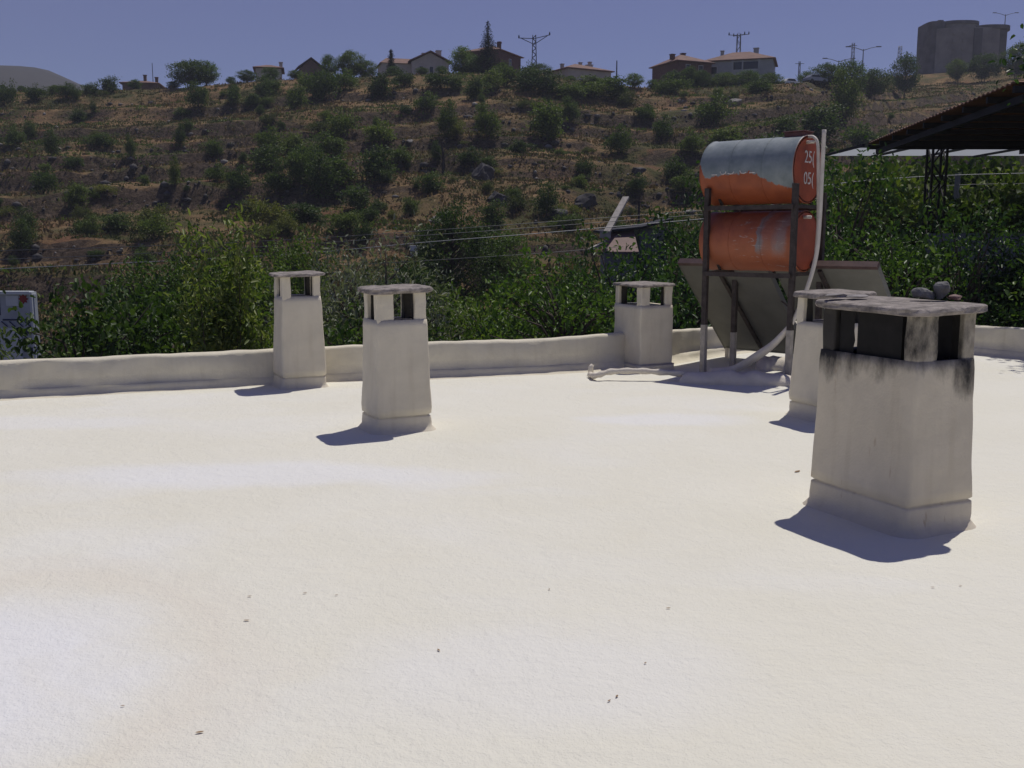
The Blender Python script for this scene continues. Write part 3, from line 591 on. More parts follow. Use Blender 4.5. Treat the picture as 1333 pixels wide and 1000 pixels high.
def lathe_x(prof, n=56):
    vs, fs = [], []
    for (x, r) in prof: vs += [(x, r * math.cos(2 * math.pi * k / n), r * math.sin(2 * math.pi * k / n)) for k in range(n)]
    for i in range(len(prof) - 1):
        fs += [(i * n + k, (i + 1) * n + k, (i + 1) * n + (k + 1) % n, i * n + (k + 1) % n) for k in range(n)]
    fs += [tuple(range(n)), tuple((len(prof) - 1) * n + k for k in range(n - 1, -1, -1))]
    return MB().add(vs, fs)
Mid = FL + E2 * (STW / 2 - 0.07) + S2 * STD / 2
def tank(z, mat, r, label):
    o = thing("water_tank", label, "water tank", (Mid[0], Mid[1], z), RZ, "orange tanks on the stand")
    L = 0.585
    sh = lathe_x([(-L, r), (-L + 0.012, r + 0.006), (-L + 0.03, r)] + [(-L + 0.03 + (2 * L - 0.06) * k / 12, r) for k in range(1, 12)] + [(L - 0.03, r), (L - 0.012, r + 0.006), (L, r)]).build("tank_shell", mat, o, smooth=True)
    sh.data.polygons[-1].use_smooth = False; sh.data.polygons[-2].use_smooth = False
    for s in (-1, 1):
        lathe_x([(s * (L + 0.001), r - 0.004), (s * (L + 0.001), r - 0.022), (s * (L - 0.02 + 0.022), r - 0.03), (s * (L + 0.018), r * 0.6), (s * (L + 0.022), r * 0.05)] if s > 0 else
                [(s * (L + 0.022), r * 0.05), (s * (L + 0.018), r * 0.6), (s * (L + 0.002), r - 0.03), (s * (L + 0.001), r - 0.022), (s * (L + 0.001), r - 0.004)]).build("end_cap", M["tankend"], o, smooth=True)
    MB().tube([(L + .01, -0.09, r * .78), (L + .10, -0.09, r * .78)], .018, 8).build('nozzle', M['hose'], o, smooth=True)
    for x_ in (-0.2, 0.2):
        MB().tube([(x_, r * 1.004 * math.cos(a_), r * 1.004 * math.sin(a_)) for a_ in np.linspace(0.02, 2 * math.pi, 60)], .0035, 5).build('weld_seam', mat, o, smooth=True)
    return o
t1 = tank(2.345, M["tank"], 0.37, "upper orange tank with grey paint over its top half")
t2 = tank(1.555, M["tank2"], 0.34, "lower orange tank with white scratches and grey streaks")
hb_ = MB(); hb_.box((0.44, 0.02, 0.385), (0.24, 0.20, 0.05)); hb_.box((0.44, 0.02, 0.416), (0.27, 0.23, 0.012)); hb_.build("hatch", M["hatch"], t1, bevel=0.008)
def text(s, size, M4, parent, mat):
    c = bpy.data.curves.new("lettering", 'FONT'); c.body = s; c.size = size; c.extrude = 0.001; c.align_x = 'CENTER'; c.align_y = 'CENTER'
    f = bpy.data.objects.new("lettering_curve", c); me = bpy.data.meshes.new_from_object(f); bpy.data.objects.remove(f); bpy.data.curves.remove(c)
    me.name = "lettering"; me.materials.clear(); me.materials.append(mat); me.transform(M4)
    o = bpy.data.objects.new("lettering", me); COL.objects.link(o); o.parent = parent
    return o
# lettering painted on the near end cap: text plane faces +x, text right = +y, text up = +z
ME = Matrix(((0, 0, 1, 0), (1, 0, 0, 0), (0, 1, 0, 0), (0, 0, 0, 1)))
for zz, tx in ((0.125, "25("), (-0.105, "05(")):
    text(tx, 0.19, Matrix.Translation((0.6055 + 0.002, -0.03, zz)) @ ME, t1, M["letter"])
mb = MB()                                     # lower edges of the old white letters left along the flaked paint
def on_drum(x, z, r=0.3715):
    a = math.asin(max(-1, min(1, z / 0.37))); return (x, -r * math.cos(a), r * math.sin(a))
for pts in ([(-0.42, -0.035), (-0.35, -0.035)], [(-0.31, -0.005), (-0.30, -0.028), (-0.27, -0.035), (-0.24, -0.022), (-0.235, -0.005)], [(-0.21, -0.026), (-0.18, -0.034), (-0.15, -0.030), (-0.135, -0.01)],
            [(-0.06, -0.002), (-0.045, -0.028), (-0.01, -0.034), (0.02, -0.024)], [(0.06, -0.030), (0.13, -0.030)]):
    mb.tube([on_drum(*p) for p in pts], 0.0065, 5)
mb.build("lettering", M["letter"], t1)

PE, PS = np.array([0.75, -0.661]), np.array([0.661, 0.75])
TL = np.array([2.10, 12.60])
def panel(l0, l1, label):
    prz = math.atan2(PE[1], PE[0]); p0 = TL + PE * l0
    o = thing("solar_panel", label, "solar panel", (p0[0], p0[1], 0), prz, "solar panels behind the tanks")
    w = l1 - l0; d, zt_, zb_ = 1.22, 1.30, 0.14
    ln = math.hypot(d, zt_ - zb_); ang = -math.atan2(zt_ - zb_, d)
    R = Matrix.Rotation(ang, 3, 'X')
    def at_p(x, t, h): return Vector((x, 0, zt_)) + R @ Vector((0, t * ln, h))
    def slab_p(x0, x1, t0, t1, h0, h1):
        vs = [at_p(x, t, h) for h in (h0, h1) for (x, t) in ((x0, t0), (x1, t0), (x1, t1), (x0, t1))]
        return MB().add(vs, [(3, 2, 1, 0), (4, 5, 6, 7), (0, 1, 5, 4), (1, 2, 6, 5), (2, 3, 7, 6), (3, 0, 4, 7)])
    slab_p(0.012, w - 0.012, 0.012, 0.988, -0.045, -0.005).build("back_sheet", M["panelback"], o)
    slab_p(0.02, w - 0.02, 0.02, 0.98, 0.0, 0.02).build("absorber", M["panelface"], o)
    slab_p(0, w, -0.016, 0.012, -0.05, 0.03).build("frame", M["panelframe"], o)
    for (x0, x1, t0, t1_) in ((0, w, 0.988, 1.0), (0, 0.012, 0.012, 0.988), (w - 0.012, w, 0.012, 0.988)):
        slab_p(x0, x1, t0, t1_, -0.052, 0.025).build("edge_strip", M["panelback"], o)
    MB().bar(at_p(w * 0.46, 0.02, -0.07), at_p(w * 0.50, 0.93, -0.07), 0.045, 0.035).build("back_rib", M["steel"], o)
    for x in (0.06, w - 0.06):
        MB().bar(at_p(x, 0.985, -0.05), at_p(x, 0.985, -0.05) - Vector((0, 0.0, 0.14)), 0.05).build("foot", M["seam"], o)
    return o
panel(0, 1.19, "left solar panel tilted behind the tank stand"); panel(1.29, 2.52, "right solar panel showing past the tank stand beside the big chimney")

# white hose: straight piece standing up beside the tanks, bending down to the roof, its lower end thickly coated
def sample(pts, k=6):
    P = [Vector(p) for p in pts]; out_ = []
    for i in range(len(P) - 1):
        p0, p1, p2, p3 = P[max(i - 1, 0)], P[i], P[i + 1], P[min(i + 2, len(P) - 1)]
        for j in range(k):
            t = j / k
            out_.append(0.5 * ((2 * p1) + (p2 - p0) * t + (2 * p0 - 5 * p1 + 4 * p2 - p3) * t * t + (3 * p1 - p0 - 3 * p2 + p3) * t ** 3))
    return out_ + [P[-1]]
hp = [at(1073, 169, 11.05), at(1070, 225, 11.05), at(1067, 285, 11.04), at(1062, 335, 11.02), at(1048, 383, 11.0), at(1030, 423, 11.05)]
lo = [at(1030, 423, 11.05), at(1008, 447, 11.15), at(985, 464, 11.25), at(955, 481, 11.5), at(925, 488, 11.66)]
lo[-1][2] = 0.03
ho = thing("white_hose", "white hose standing upright beside the tanks and bending down to the roof", "hose", tuple(hp[-1]))
off = Vector(hp[-1])
mb = MB(); mb.tube([p - off for p in sample(hp)], 0.024, 10); mb.build("hose", M["hose"], ho, smooth=True)
pl = sample(lo); mb = MB(); mb.tube([p - off for p in pl], [0.028 + 0.02 * min(1, i / 10) for i in range(len(pl))], 10); mb.build("foam_sleeve", M["seam"], ho, smooth=True)
vp = [at(1052, 178, 11.3), at(1060, 179, 11.2), at(1064.5, 190, 11.15), at(1065, 230, 11.12), at(1065, 285, 11.1), at(1064, 305, 11.1), at(1062, 330, 11.08)]
tag(MB().tube(sample(vp), 0.017, 8).build("vent_hose", M["hose"], smooth=True), "thin pale hose looping from the upper tank's top down its end", "hose")
# coated pipe lying on the roof in front of the squat chimney
pp = [gnd(768, 488, 0.03), gnd(776, 489, 0.06), gnd(795, 484, 0.10), gnd(830, 483, 0.115), gnd(865, 485, 0.10), gnd(900, 488, 0.07)]
cp = thing("coated_pipe", "foam coated pipe lying on the roof before the squat chimney", "pipe", tuple(pp[0]))
o0 = Vector(pp[0])
MB().tube([p - o0 for p in sample(pp)], [0.033 + 0.006 * math.sin(i * 1.7) for i in range(31)], 10).build("pipe", M["seam"], cp, smooth=True)
q = Vector(gnd(769, 489, 0.0)) - o0
MB().tube([q, q + Vector((0, 0, 0.10)), q + Vector((0.02, 0.0, 0.13))], [0.035, 0.03, 0.02], 8).build("pipe_stub", M["seam"], cp, smooth=True)
q = Vector(gnd(789, 478, 0.0)) - o0
MB().tube([q, q + Vector((0, 0, 0.13)), q + Vector((-0.02, 0.0, 0.17))], [0.032, 0.028, 0.02], 8).build("pipe_stub", M["seam"], cp, smooth=True)
# rounded coated curb under the front legs
def mound(name, p, q, w, h, label, cat, seed):
    p, q = np.array(p[:2]), np.array(q[:2]); d = q - p; L = np.linalg.norm(d); t = d / L; nn = np.array([-t[1], t[0]]); V = []; ns, nr = 26, 13
    for i in range(ns):
        s = i / (ns - 1); e = min(1, math.sqrt(max(0, 1 - (2 * s - 1) ** 6)) + 0.02)
        for j in range(nr):
            a = math.pi * j / (nr - 1); c = p + d * s + nn * math.cos(a) * (w / 2) * (0.4 + 0.6 * e) * (1.0 + 0.12 * float(vnoise(i * .5, j, 0, seed)))
            V.append((c[0], c[1], -0.02 + h * e * math.sin(a) ** 0.8 * (1 + 0.15 * float(vnoise(i * 0.4, 3, 0, seed + 1)))))
    ix = np.arange(ns * nr).reshape(ns, nr)
    me = mesh_arrays(name, V, [np.stack([ix[:-1, :-1], ix[:-1, 1:], ix[1:, 1:], ix[1:, :-1]], -1).reshape(-1, 4)]); smooth_on(me)
    return tag(link(name, me, M["seam"]), label, cat)
a_, b_ = gnd(882, 497), gnd(1050, 502)
mound("curb", (a_[0], a_[1]), (b_[0], b_[1]), 0.34, 0.15, "low rounded foam coated curb under the tank stand's front legs", "curb", 3)
a_, b_ = gnd(985, 481), gnd(1045, 483)
mound("curb", (a_[0], a_[1] + 0.1), (b_[0], b_[1] + 0.1), 0.42, 0.19, "brownish foam mound on the roof beneath the solar panels", "curb", 5)

# dried leaves lying on the coating
def dry_leaf(px, py, s, seed, label):
    p = gnd(px, py); rng = random.Random(seed); a = rng.uniform(0, 6.28); V = []; n = 7
    for i in range(n):
        t = i / (n - 1) * 2 - 1; w = 0.36 * (1 - t * t) ** 0.7 + 0.02; z = 0.05 * t * t
        for sg in (-1, 0, 1): V.append((t * s, sg * w * s, z * s + 0.0025))
    fs = [(i * 3 + j, (i + 1) * 3 + j, (i + 1) * 3 + j + 1, i * 3 + j + 1) for i in range(n - 1) for j in (0, 1)]
    o = MB().add(V, fs).build("dry_leaf", M["dryleaf"], smooth=True)
    o.location = (p[0], p[1], float(roof_z(p[0], p[1])) + 0.003); o.rotation_euler = (0, 0, a)
    tag(o, label, "dry leaf", "dried leaves on the roof coating")
dry_leaf(1038, 613, 0.033, 5, "largest curled brown leaf, on the roof left of the big chimney")
for k, (x, y, s) in enumerate(((325, 779, 0.010), (321, 810, 0.013), (397, 775, 0.010), (438, 777, 0.008), (870, 793, 0.011), (260, 955, 0.014), (571, 849, 0.011), (803, 909, 0.010), (793, 915, 0.009), (715, 770, 0.008), (1214, 768, 0.009), (1250, 766, 0.008), (840, 865, 0.008), (160, 921, 0.008))):
    dry_leaf(x, y, s, 30 + k, "tiny brown leaf scrap lying loose on the cream roof")

# ------------------------------------------------------------------ foliage
def leaf_arrays(P, D, N, L, Wd, fold=0.25):
    n = len(P); D = D / np.linalg.norm(D, axis=1)[:, None]
    X = np.cross(D, N); X /= np.maximum(np.linalg.norm(X, axis=1), 1e-6)[:, None]; Z = np.cross(X, D)
    L = L[:, None]; Wd = Wd[:, None]
    b = P; t = P + D * L - Z * L * 0.12
    l1 = P + D * L * 0.30 + X * Wd * 0.46 + Z * Wd * fold; l2 = P + D * L * 0.68 + X * Wd * 0.40 + Z * Wd * fold * 0.8
    r1 = P + D * L * 0.30 - X * Wd * 0.46 + Z * Wd * fold; r2 = P + D * L * 0.68 - X * Wd * 0.40 + Z * Wd * fold * 0.8
    V = np.stack([b, l1, l2, t, r2, r1], 1).reshape(-1, 3); k = np.arange(n)[:, None] * 6
    return V, np.concatenate([k + np.array([0, 3, 2, 1]), k + np.array([0, 5, 4, 3])])
def unit(rng, n):
    v = rng.normal(size=(n, 3)); return v / np.linalg.norm(v, axis=1)[:, None]
def tips_in_crown(rng, n, c, r, seed, gap=-0.15, shell=0.45, lumps=0.30):
    out_ = []
    while len(out_) < n:
        d = unit(rng, 1)[0]; q = shell + (1 - shell) * rng.random() ** 0.6
        lump = 1 + lumps * float(vnoise(d[0] * 2.1 + 5, d[1] * 2.1, d[2] * 2.1, seed)) + 0.12 * float(vnoise(d[0] * 5, d[1] * 5, d[2] * 5, seed + 1))
        p = np.array(c) + d * q * lump * np.array(r)
        if float(vnoise(p[0] * 1.1 + 9, p[1] * 1.1, p[2] * 1.1, seed + 2)) < gap: continue
        if p[2] < c[2] - r[2] * 0.92: continue
        out_.append(p)
    return np.array(out_)
def leafy_cloud(rng, T, per, spread, L, asp, droop, out_c):
    """leaves round the twig ends T"""
    n = len(T) * per; P = np.repeat(T, per, 0); off = rng.normal(size=(n, 3)) * np.array([1, 1, 0.75]) * spread; P = P + off
    o = P - np.array(out_c); o /= np.maximum(np.linalg.norm(o, axis=1), 1e-6)[:, None]
    D = o * 0.7 + unit(rng, n) * 0.9 + np.array([0, 0, -droop]); N = unit(rng, n) * 0.75 + np.array([0, 0, 1.0])
    l = L * rng.uniform(0.55, 1.25, n)
    return leaf_arrays(P, D, N, l, l * asp * rng.uniform(0.8, 1.2, n))
def make_tree(seed, h, r, ch, ntip, per, L, asp, spread, droop=0.35, gap=-0.2, shoots=0, stems=1):
    """returns (trunk mesh, crown mesh); base at the origin"""
    rng = np.random.default_rng(seed); c = np.array([0, 0, h - ch]); T = tips_in_crown(rng, ntip, c, (r, r, ch), seed, gap)
    mb = MB()
    tr_ = []
    for s_ in range(stems):
        w = rng.normal(size=(6, 2)) * 0.05 * h / 5; w[0] = 0; base = rng.normal(size=2) * (0.25 if stems > 1 else 0)
        path = [(base[0] + w[:k + 1, 0].sum() * 0.7, base[1] + w[:k + 1, 1].sum() * 0.7, (h * 0.86) * k / 5 - (0.15 if k == 0 else 0)) for k in range(6)]
        r0 = 0.020 * h / math.sqrt(stems); mb.tube(path, [r0 * (1.25, 0.95, 0.8, 0.62, 0.4, 0.15)[k] for k in range(6)], 8); tr_.append(np.array(path))
    if shoots:
        extra = []
        for k in range(shoots):
            a = rng.uniform(0, 6.28); q = rng.uniform(0.1, 0.75); b0 = c + np.array([math.cos(a) * r * q, math.sin(a) * r * q, ch * 0.55]); hh = rng.uniform(0.3, 1.0) * ch * 0.8
            for t in np.linspace(0, 1, 9): extra.append(b0 + np.array([math.cos(a) * 0.12 * t, math.sin(a) * 0.12 * t, hh * t + ch * 0.1]))
            mb.tube([b0 - [0, 0, ch * 0.5], b0, extra[-1]], [0.016, 0.01, 0.004], 5)
        T = np.concatenate([T, np.array(extra)])
    for i, p in enumerate(T[:ntip]):
        tp = tr_[i % stems]; zz = np.clip(p[2] - 0.45 * math.hypot(p[0], p[1]) - 0.2, h * 0.18, h * 0.8)
        a = np.array([np.interp(zz, tp[:, 2], tp[:, 0]), np.interp(zz, tp[:, 2], tp[:, 1]), zz]); m_ = (a + p) / 2 + np.array([0, 0, 0.12 * np.linalg.norm(p - a)]) + rng.normal(size=3) * 0.08
        rr = 0.006 * h * (0.6 + 0.5 * rng.random()); mb.tube([a, (a * 0.6 + m_ * 0.4), m_, p], [rr, rr * 0.75, rr * 0.5, rr * 0.15], 5, cap=False)
    V, Q = leafy_cloud(rng, T, per, spread, L, asp, droop, c - np.array([0, 0, ch * 0.3]))
    me = bpy.data.meshes.new("trunk"); me.from_pydata(mb.v, [], mb.f); smooth_on(me)
    cr = mesh_arrays("crown", V, [Q]); return me, cr
TREES = dict(                                  # kind: (trunk, crown, leaf material, built height, crown radius)
    walnut=(make_tree(1, 8.0, 2.2, 2.6, 280, 44, 0.115, 0.50, 0.21), "walnut", 8.0, 2.2),
    walnut2=(make_tree(2, 7.5, 2.0, 2.3, 260, 44, 0.11, 0.50, 0.21), "walnut", 7.5, 2.0),
    orchard=(make_tree(3, 6.5, 1.9, 2.2, 250, 50, 0.11, 0.6, 0.20, 0.2), "orchard", 6.5, 1.9),
    orchard2=(make_tree(4, 6.0, 1.8, 1.9, 230, 50, 0.11, 0.58, 0.22, 0.2), "orchard", 6.0, 1.8),
    peach=(make_tree(5, 7.6, 1.15, 1.9, 120, 48, 0.125, 0.36, 0.17, 0.45, -0.25, 7), "peach", 8.4, 1.2),
    willow=(make_tree(6, 5.5, 1.5, 1.9, 260, 60, 0.10, 0.28, 0.20, 0.3), "willow", 5.5, 1.5),
    far=(make_tree(7, 6.0, 2.4, 2.4, 190, 36, 0.20, 0.7, 0.30, 0.2, -0.35), "orchard", 6.0, 2.4),
    far2=(make_tree(8, 5.0, 2.6, 2.2, 200, 36, 0.20, 0.7, 0.30, 0.2, -0.35, 0, 3), "shrub", 5.0, 2.6),
)
TREES["tall"] = (make_tree(9, 12.6, 1.75, 1.6, 150, 34, 0.115, 0.5, 0.2), "walnut", 12.6, 1.75)
for k, v in TREES.items():
    v[0][0].materials.append(M["bark"]); v[0][1].materials.append(M[v[1]])
_proto = {}
def plant_tree(kind, loc, height, width, label, group=None, rz=None, name="leafy_tree", cat="tree"):
    (tr_, cr_), mt, h0, r0 = TREES[kind]
    if kind not in _proto:
        o = thing(name, label, cat); link("trunk", tr_, None, o); link("crown", cr_, None, o); _proto[kind] = o
    else:
        o = copy_tree(_proto[kind]); o.name = name
        if "group" in o: del o["group"]
    o.location = loc; o.rotation_euler = (0, 0, rz if rz is not None else random.Random(round(loc[0] * 97 + loc[1] * 31)).uniform(0, 6.28))
    hs = height / h0; ws = min(max(width / (2 * r0), hs * 0.80), hs * 1.45); o.scale = (ws, ws, hs)
    return tag(o, label, cat, group)
def tree_px(kind, px, pytop, Y, wpx, label, group=None, name="leafy_tree", sink=0.0, cat="tree"):
    p = at(px, pytop, Y); zb = float(terr(p[0], Y)) - sink
    return plant_tree(kind, (p[0], Y, zb), max(1.5, p[2] - zb), wpx * Y / FPX, label, group, None, name, cat)
GN = None
GO = "orchard trees below the far parapet"; GW = "walnut trees behind the tank stand"
tree_px("peach", 298, 296, 14.0, 118, "pale green young tree with upright shoots left of the leftmost chimney", None, "young_tree")
tree_px("orchard", 120, 398, 14.5, 170, "broad green bushy tree just right of the billboard", None)
tree_px("orchard2", 215, 372, 16.5, 170, "green bushy tree between the pale young tree and the billboard tree")
tree_px("peach", 16, 438, 13.0, 60, "thin leafy shoot standing in front of the billboard", None, "young_tree")
tree_px("orchard", 180, 350, 31, 170, "dark crown under the cables behind the billboard trees", GO)
tree_px("orchard2", 262, 330, 33, 160, "dark crown behind the pale young tree", GO)
tree_px("orchard", 395, 318, 36, 130, "green crown showing behind the leftmost chimney", GO)
tree_px("willow", 465, 334, 19, 100, "silvery grey green tree between the two left chimneys", None, "silver_tree")
tree_px("orchard2", 425, 420, 17, 110, "low green crown at the foot of the silvery tree", GO)
tree_px("orchard", 535, 348, 40, 120, "dark green crown right of the silvery tree below the white box", GO)
tree_px("orchard", 592, 272, 52, 110, "tall dark green tree standing at the hill's foot under the dead tree")
tree_px("orchard2", 645, 300, 55, 90, "dark green crown right of the tall tree at the hill's foot", GO)
tree_px("orchard2", 585, 385, 24, 130, "rounded green crown right of the second chimney", GO)
tree_px("orchard", 650, 398, 21, 130, "low light green crown above the middle of the parapet", GO)
tree_px("orchard2", 540, 400, 19, 110, "green crown partly behind the second chimney's shaft", GO)
tree_px("walnut2", 735, 328, 16, 130, "glossy leaved tree left of the squat chimney")
tree_px("walnut", 795, 336, 18, 130, "glossy dark tree directly behind the squat chimney")
tree_px("walnut2", 872, 330, 17, 130, "glossy tree between the squat chimney and the tanks")
tree_px("walnut", 935, 278, 19, 150, "big leaved tree behind the left leg of the tank stand", GW)
tree_px("walnut2", 1010, 256, 20, 150, "big leaved tree seen between the two tanks", GW)
tree_px("walnut", 1090, 234, 19, 170, "tall glossy tree just right of the white hose", GW)
tree_px("walnut2", 1160, 276, 17, 150, "glossy tree behind the flat slates of the big chimney", GW)
tree_px("walnut", 1245, 300, 17.5, 170, "glossy tree behind the stones on the big chimney", GW)
tree_px("walnut2", 1335, 285, 17.5, 170, "glossy tree overhanging the roof corner at the right frame edge", GW)
tree_px("orchard", 1200, 350, 18.5, 120, "low green crown behind the big chimney's cap", GO)
plant_tree("tall", (9.2, 14.15, float(terr(9.2, 14.15))), 12.6, 3.5, "tall tree outside the right frame edge casting leaf shadows on the roof", None, 0.6)
tree_px("walnut2", 1500, 250, 16.6, 420, "glossy tree beyond the right parapet outside the frame edge", GW)
for k, (x, y, Y, w, kd) in enumerate(((1140, 222, 42, 150, "orchard"), (1215, 215, 48, 150, "orchard2"), (1290, 212, 46, 170, "orchard"), (1350, 225, 40, 150, "orchard2"), (1170, 250, 34, 120, "orchard2"), (1280, 268, 30, 110, "orchard"),
                                      (1000, 240, 55, 120, "orchard2"), (915, 285, 45, 90, "orchard2"), (1060, 215, 62, 130, "orchard"), (1330, 255, 33, 120, "orchard"))):
    tree_px("far2" if x > 1100 else kd, x, y, Y, w, "dark tree in the shady grove around and beneath the steel canopy" if x > 1100 else "dark tree at the hill's foot behind the tanks", "trees round the canopy" if x > 1100 else "dark trees behind the tanks")  # darker leaf kind puts the canopy's shade into these crowns' colour
for k, (x, y, Y, w) in enumerate(((330, 362, 28, 120), (490, 365, 32, 90), (700, 372, 26, 120), (745, 350, 30, 120))):
    tree_px(("orchard", "orchard2")[k % 2], x, y, Y, w, "small leafy orchard tree in the valley below the roof", GO)

# ---- hillside shrubs: single meshes, copies of seven shapes
def make_shrub(seed, h, r, per, ntip, L, mat, stems=4):
    per, L = per * 2, L * 0.72
    rng = np.random.default_rng(seed); T = tips_in_crown(rng, ntip, (0, 0, h * 0.50), (r, r * (0.75 + 0.5 * rng.random()), h * 0.52), seed, -0.22, 0.25, 0.62)
    T[:, 2] = np.maximum(T[:, 2], 0.05)
    V, Q = leafy_cloud(rng, T, per, 0.17, L, 0.75, 0.05, (0, 0, 0)); n0 = len(V)
    mb = MB()
    for k in range(stems):
        p = T[rng.integers(len(T))]; mb.tube([(0, 0, -0.3), p * 0.5 + np.array([0, 0, 0.05]), p], [0.05, 0.035, 0.01], 5, cap=False)
    fq = np.array(mb.f) + n0
    me = mesh_arrays("shrub", np.concatenate([V, np.array(mb.v)]), [Q, fq]); me.materials.append(M[mat]); me.materials.append(M["bark"])
    mi = np.zeros(len(me.polygons), np.int32); mi[len(Q):] = 1; me.polygons.foreach_set("material_index", mi)
    return me
SHR = [make_shrub(60, 1.5, 1.0, 14, 110, 0.17, "shrub"), make_shrub(61, 1.9, 1.0, 14, 110, 0.17, "shrub"), make_shrub(62, 1.2, 1.1, 14, 100, 0.17, "shrub"), make_shrub(63, 2.4, 1.0, 14, 120, 0.16, "shrub"),
       make_shrub(64, 1.1, 1.15, 13, 100, 0.16, "olive"), make_shrub(65, 1.5, 1.05, 13, 100, 0.16, "olive"), make_shrub(66, 0.9, 1.2, 13, 90, 0.16, "olive")]
SHH = [1.5, 1.9, 1.2, 2.4, 1.1, 1.5, 0.9]
LAB = ["dark green shrub on the rocky terraced hillside"] * 4 + ["yellowish olive bush on the rocky terraced hillside"] * 3
GRP = ["dark shrubs on the hillside"] * 4 + ["olive bushes on the hillside"] * 3
def shrub(k, p, w, h, label=None, group=None):
    o = bpy.data.objects.new("shrub", SHR[k]); COL.objects.link(o); o.location = (p[0], p[1], p[2] - 0.1)
    o.rotation_euler = (0, 0, random.uniform(0, 6.28)); o.scale = (w / 2.1 * random.uniform(0.8, 1.25), w / 2.1 * random.uniform(0.8, 1.25), h / SHH[k])
    return tag(o, label or LAB[k], "shrub", group or GRP[k])
random.seed(5)
# the bigger bushes at their places (pixel of the foot, width and height in pixels)
BIG = [(7, 138, 24, 24), (51, 130, 26, 14), (88, 128, 26, 16), (117, 124, 30, 16), (141, 122, 24, 22), (102, 160, 24, 18), (122, 147, 12, 14), (258, 142, 26, 28), (303, 136, 22, 22), (326, 138, 18, 16), (345, 127, 24, 22),
       (384, 142, 28, 30), (428, 132, 38, 34), (238, 152, 22, 10), (131, 192, 34, 18), (68, 202, 26, 30), (170, 206, 14, 26), (235, 192, 20, 26), (228, 246, 18, 36), (493, 127, 36, 30), (592, 116, 24, 18), (617, 130, 28, 30),
       (658, 114, 30, 26), (556, 145, 32, 20), (583, 180, 36, 44), (634, 182, 34, 40), (716, 182, 52, 50), (742, 160, 26, 30), (675, 200, 26, 18), (806, 204, 36, 32), (495, 192, 46, 26), (451, 182, 34, 28), (430, 206, 52, 28),
       (488, 236, 44, 46), (420, 262, 46, 56), (468, 276, 44, 36), (640, 300, 40, 40), (711, 282, 28, 40), (536, 280, 26, 24), (476, 318, 26, 24), (838, 156, 24, 16), (928, 164, 42, 32), (844, 158, 20, 16), (862, 186, 32, 28),
       (1100, 162, 42, 62), (1062, 184, 62, 46), (900, 200, 30, 24), (940, 190, 42, 24), (770, 118, 40, 18), (690, 110, 30, 20), (1020, 175, 34, 24), (380, 205, 36, 30), (345, 225, 44, 36), (310, 255, 40, 30), (390, 240, 40, 44), (280, 205, 30, 22),
       (100, 268, 34, 30), (30, 330, 34, 40), (150, 300, 40, 24), (60, 250, 30, 24), (20, 190, 26, 20), (200, 310, 36, 26), (760, 230, 26, 20), (880, 240, 40, 28), (950, 230, 40, 30), (830, 250, 30, 20), (1010, 215, 60, 40), (1120, 205, 50, 34), (710, 122, 40, 24), (735, 128, 48, 14), (768, 126, 44, 14), (802, 128, 40, 28), (686, 118, 36, 26), (640, 117, 36, 20), (572, 116, 40, 20), (450, 118, 40, 22), (400, 120, 36, 20), (525, 114, 36, 18), (350, 124, 36, 20), (880, 124, 40, 18), (985, 122, 40, 18), (350, 200, 40, 28), (402, 228, 44, 34), (362, 252, 40, 28), (440, 242, 50, 38), (332, 282, 40, 22), (402, 292, 50, 28), (522, 217, 30, 20), (282, 237, 30, 20), (560, 252, 36, 28), (612, 217, 30, 20)]
for (x, y, w, h) in BIG:
    p = hit(x, y); sc = p[1] / FPX; k = random.choice((0, 1, 0, 1, 2)) if h < w * 1.15 else 3
    shrub(k, p, w * sc, h * sc)
rng = np.random.default_rng(12); cnt = 0; spots = []
while cnt < 180:
    x, y = rng.uniform(-60, 1400), rng.uniform(112, 350)
    if vnoise(x * 0.012, y * 0.03, 0, 77) < rng.uniform(-0.55, 0.45): continue
    if y < 104 + (x > 1000) * 12: continue
    p = hit(x, y)
    if p[1] > 240 or p[1] < 52: continue
    w = rng.uniform(0.8, 2.3) * (1.2 if rng.random() < 0.2 else 0.85); k = int(rng.choice(7))
    shrub(k, p, w, w * SHH[k] / 2.1 * rng.uniform(0.8, 1.2)); cnt += 1
# skyline trees with trunk and crown
def sky_tree(kind, px, ytop, ybase, w, label, Y=None, group=None, name="leafy_tree"):
    if Y is None:
        p = hit(px, ybase); Y = p[1]
    p = at(px, ytop, Y); zb = float(terr(p[0], Y)) - 0.1
    return plant_tree(kind, (p[0], Y, zb), max(1.2, p[2] - zb), w * Y / FPX, label, group, None, name)
sky_tree("far2", 245, 80, 116, 50, "spreading dark tree alone on the left skyline", 166)
sky_tree("far", 268, 80, 108, 30, "lighter leaning crown touching the spreading skyline tree", 167)
sky_tree("far", 428, 72, 100, 22, "left crown of the dark tree pair on the skyline between the houses", 167)
sky_tree("far2", 455, 68, 100, 34, "right crown of the dark tree pair on the skyline between the houses", 168)
sky_tree("far2", 475, 80, 100, 30, "low dark tree left of the small spruce", 168)
sky_tree("far", 603, 62, 95, 34, "round dark tree at the left corner of the house with the tall spruce", 172)
sky_tree("far", 622, 72, 95, 34, "dense bush below the tall spruce", 171)
sky_tree("far2", 700, 84, 98, 34, "dark bush at the foot of the lattice power pole", 171)
sky_tree("far2", 742, 99, 110, 50, "dark hedge of crowns before the right hip roofed house", 168)
sky_tree("far", 826, 96, 122, 46, "rounded green tree on the skyline right of the bare pole", 163)
sky_tree("far", 850, 104, 118, 30, "small tree left of the dark brick house's garden", 164)
